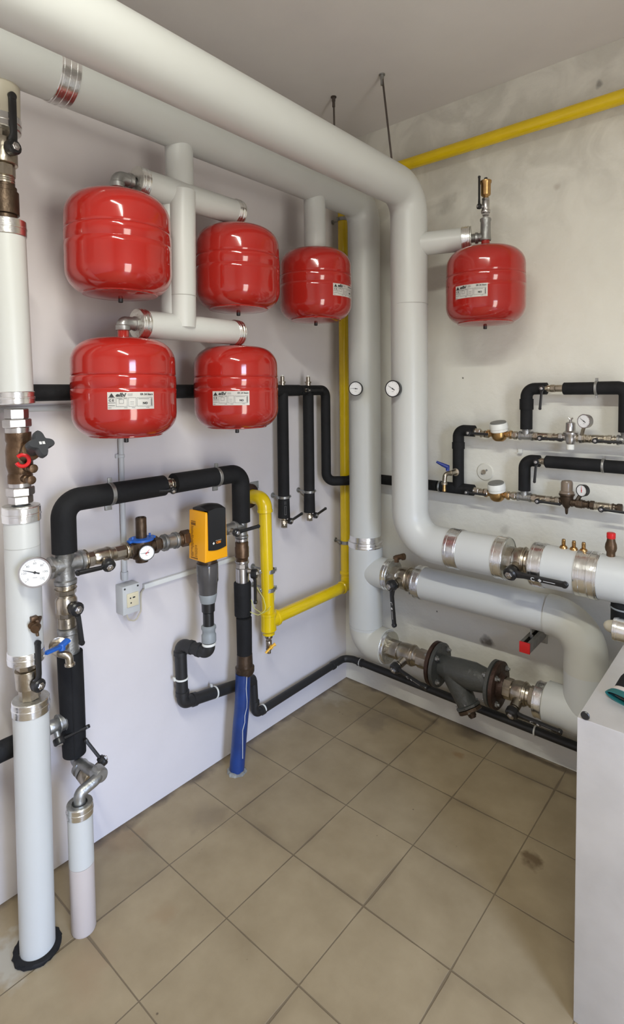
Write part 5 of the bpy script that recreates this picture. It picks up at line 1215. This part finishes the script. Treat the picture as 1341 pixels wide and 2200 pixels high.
bm = B(); ring(bm, (xbc, yM, zAl), XP, .010, .022, .0285); box(bm, (xbc, yM, zAl+.033), .010, .006, .010); tube(bm, [(xbc, yM+.02, zAl), (xbc, -.0005, zAl)], .004, 0, 8); obj('pipe_clamp', bm, M_galv, la_)
t = thing('ball_valve', 'bypass valve of the lower black arch, black lever hanging down', 'valve', (xb1, yM, zAl), 'manifold valves'); bm = B(); tube(bm, [(xb1-.01, yM, zAl), (xb2+.01, yM, zAl)], .014, 0, 14); lathe(bm, (xb1+.002, yM, zAl), YN, [(0, .012), (.032, .008)], 12); obj('body', bm, M_nickel, t); lever(t, (xb1+.002, yM-.030, zAl), YN, (-.08, 0, -1), .085, .019, w_=.012, marks=False)
# silver pressure reducer
x = Q(1226, 930).x; c = V((x, yM, zU))
t = thing('pressure_reducer', 'silver pressure reducer with white bottom cap on the upper manifold', 'valve', c)
bm = B(); lathe(bm, c, UP, [(-.028, .012), (-.022, .016), (-.005, .021), (.006, .022), (.012, .027), (.022, .028), (.026, .022), (.030, .019), (.060, .018), (.064, .012)], 24); tube(bm, [c-XP*.04, c+XP*.045], .013, 0, 16); hexa(bm, c, XP, -.045, -.030, .018); hexa(bm, c, XP, .032, .046, .019); obj('body', bm, M_chrome, t)
bm = B(); lathe(bm, c+V((0, 0, .062)), UP, [(0, .005), (.012, .005)], 10); tube(bm, [c+V((-.008, 0, .080)), c+V((0, 0, .072)), c+V((.008, 0, .080))], .0035, 0, 8); obj('wing_screw', bm, M_chrome, t)
bm = B(); lathe(bm, c+V((0, 0, -.048)), UP, [(0, .013), (.002, .0155), (.020, .0155), (.022, .013)], 12); obj('bottom_cap', bm, M_white, t)
gq = PY(yM-.05, 1255, 905)
gauge('pressure_gauge', 'round pressure gauge with chrome rim above the silver reducer', gq, (-.30, -.95, .02), .027, .022, (Q(1248, 935).x, yM, zU), 145, case=M_chrome, ticks=12, stemr=.007)
# brown filter
x = Q(1218, 1065).x; c = V((x, yM, zL))
t = thing('water_filter', 'brown filter reducer with smoky bowl and pointed tail on the lower manifold', 'filter', c)
bm = B(); lathe(bm, c, UP, [(-.050, .003), (-.046, .005), (-.026, .007), (-.018, .014), (0, .022), (.024, .026), (.028, .030), (.034, .030), (.036, .026)], 24); tube(bm, [c-XP*.045, c+XP*.05], .014, 0, 16); hexa(bm, c, XP, .035, .052, .018); obj('body', bm, M_dbronze, t)
bm = B(); lathe(bm, c+V((0, 0, .034)), UP, [(0, .028), (.008, .027), (.012, .0225), (.045, .0225), (.052, .019), (.054, .012)], 24); obj('bowl', bm, mat('beige_smoky_plastic', (.26, .20, .15), .25, trans=.2), t)
gq = PY(yM-.045, 1250, 1054)
gauge('pressure_gauge', 'small black rimmed gauge with red needle beside the brown filter', gq, (-.35, -.93, .05), .0235, .020, (Q(1240, 1070).x, yM, zL+.01), 92, ncol=M_redp, case=M_bplast, ticks=12, stemr=.008)
# wall plate and little clip
wq = PY(-.004, 1042, 1014)
t = thing('wall_plate', 'round white wall plate with a metal nut between the two water meters', 'wall plate', (wq.x, 0, wq.z))
bm = B(); lathe(bm, (wq.x, 0, wq.z), YN, [(0, .040), (.002, .040), (.005, .036)], 32); obj('plate', bm, mat('cream_plate', (.66, .64, .57), .6), t)
bm = B(); hexa(bm, (wq.x-.004, 0, wq.z), YN, .004, .014, .011); obj('nut', bm, M_nickel, t); bm = B(); box(bm, (wq.x-.002, -.006, wq.z), .036, .002, .008, X=(1, 0, .8), Z=(-.8, 0, 1)); obj('strap', bm, M_galv, t)
wq = PY(-.01, 1117, 969)
t = thing('cable_clip', 'tiny white square clip on the cream wall under the upper manifold', 'clip', (wq.x, 0, wq.z)); bm = B(); box(bm, (wq.x, -.004, wq.z), .018, .008, .018, bev=.001); box(bm, (wq.x, -.012, wq.z-.008), .018, .016, .003); obj('clip', bm, M_white, t)

# ================================================================== CABINET
HC = .80
cc_ = PZ(HC, 1240, 1540)
cbx, cby = cc_.x, cc_.y
cab = thing('metal_cabinet', 'galvanised sheet metal cabinet at the right edge with a round black plug', 'cabinet', (cbx+.60, cby+.26, 0))
bm = B(); box(bm, (cbx+.60, cby+.26, HC/2), 1.20, .52, HC, bev=.004); obj('body', bm, M_cabinet, cab)
bm = B(); pq = PY(cby, 1258, 1537); lathe(bm, (pq.x, cby-.0005, pq.z), YN, [(0, .0105), (.002, .0105), (.0035, .009)], 28); obj('plug', bm, M_bplast, cab)
# glove on the cabinet
gp = PZ(HC, 1322, 1492)
gl = thing('work_glove', 'black work glove with teal lined cuff lying on the metal cabinet', 'glove', (gp.x, gp.y, HC))
d1 = V((.35, .94, 0)).normalized(); sd = V((.94, -.35, 0)).normalized()
e0 = PZ(HC+.015, 1300, 1484); e0 = V((e0.x, e0.y, HC))
def sect(o, s0, s1, wd, ht, wall):
    pass
def ovaltube(bm, cen, ww, hh, wall, seg=28):
    """flattened cuff: open tube along d1 through centres"""
    outs = []; ins = []
    for c_, w1, h1_ in zip(cen, ww, hh):
        outs.append([bm.verts.new(c_+sd*math.cos(2*math.pi*k/seg)*w1+UP*(h1_+math.sin(2*math.pi*k/seg)*h1_)) for k in range(seg)])
        ins.append([bm.verts.new(c_+sd*math.cos(2*math.pi*k/seg)*(w1-wall)+UP*(h1_+math.sin(2*math.pi*k/seg)*(h1_-wall))) for k in range(seg)])
    for R_ in (outs, ins):
        for i in range(len(R_)-1):
            for k in range(seg): bm.faces.new((R_[i][k], R_[i][(k+1) % seg], R_[i+1][(k+1) % seg], R_[i+1][k]))
    for k in range(seg):
        bm.faces.new((outs[0][k], ins[0][k], ins[0][(k+1) % seg], outs[0][(k+1) % seg])); bm.faces.new((outs[-1][k], ins[-1][k], ins[-1][(k+1) % seg], outs[-1][(k+1) % seg]))
g0 = e0+sd*.046
bm = B(); ovaltube(bm, [g0, g0+d1*.012, g0+d1*.02], [.046, .046, .044], [.012, .013, .014], .003); obj('teal_rim', bm, M_teal, gl)
bm = B(); ovaltube(bm, [g0+d1*.018, g0+d1*.034], [.0435, .042], [.015, .017], .003); obj('white_stripe', bm, M_pvc_beige, gl)
bm = B(); ovaltube(bm, [g0+d1*.006, g0+d1*.034, g0+d1*.06, g0+d1*.11, g0+d1*.16], [.041, .0415, .044, .050, .046], [.0085, .018, .030, .034, .020], .002)
for k in range(4): tube(bm, [g0+d1*.15+sd*(-.033+.022*k)+UP*.014, g0+d1*(.20+.012*(1-abs(k-1.5)))+sd*(-.036+.024*k)+UP*.012, g0+d1*(.225+.012*(1-abs(k-1.5)))+sd*(-.038+.025*k)+UP*.010], .011, .02, 12)
tube(bm, [g0+d1*.08+sd*.04+UP*.014, g0+d1*.12+sd*.066+UP*.012, g0+d1*.15+sd*.072+UP*.011], .011, .02, 12); obj('glove_body', bm, M_black, gl)
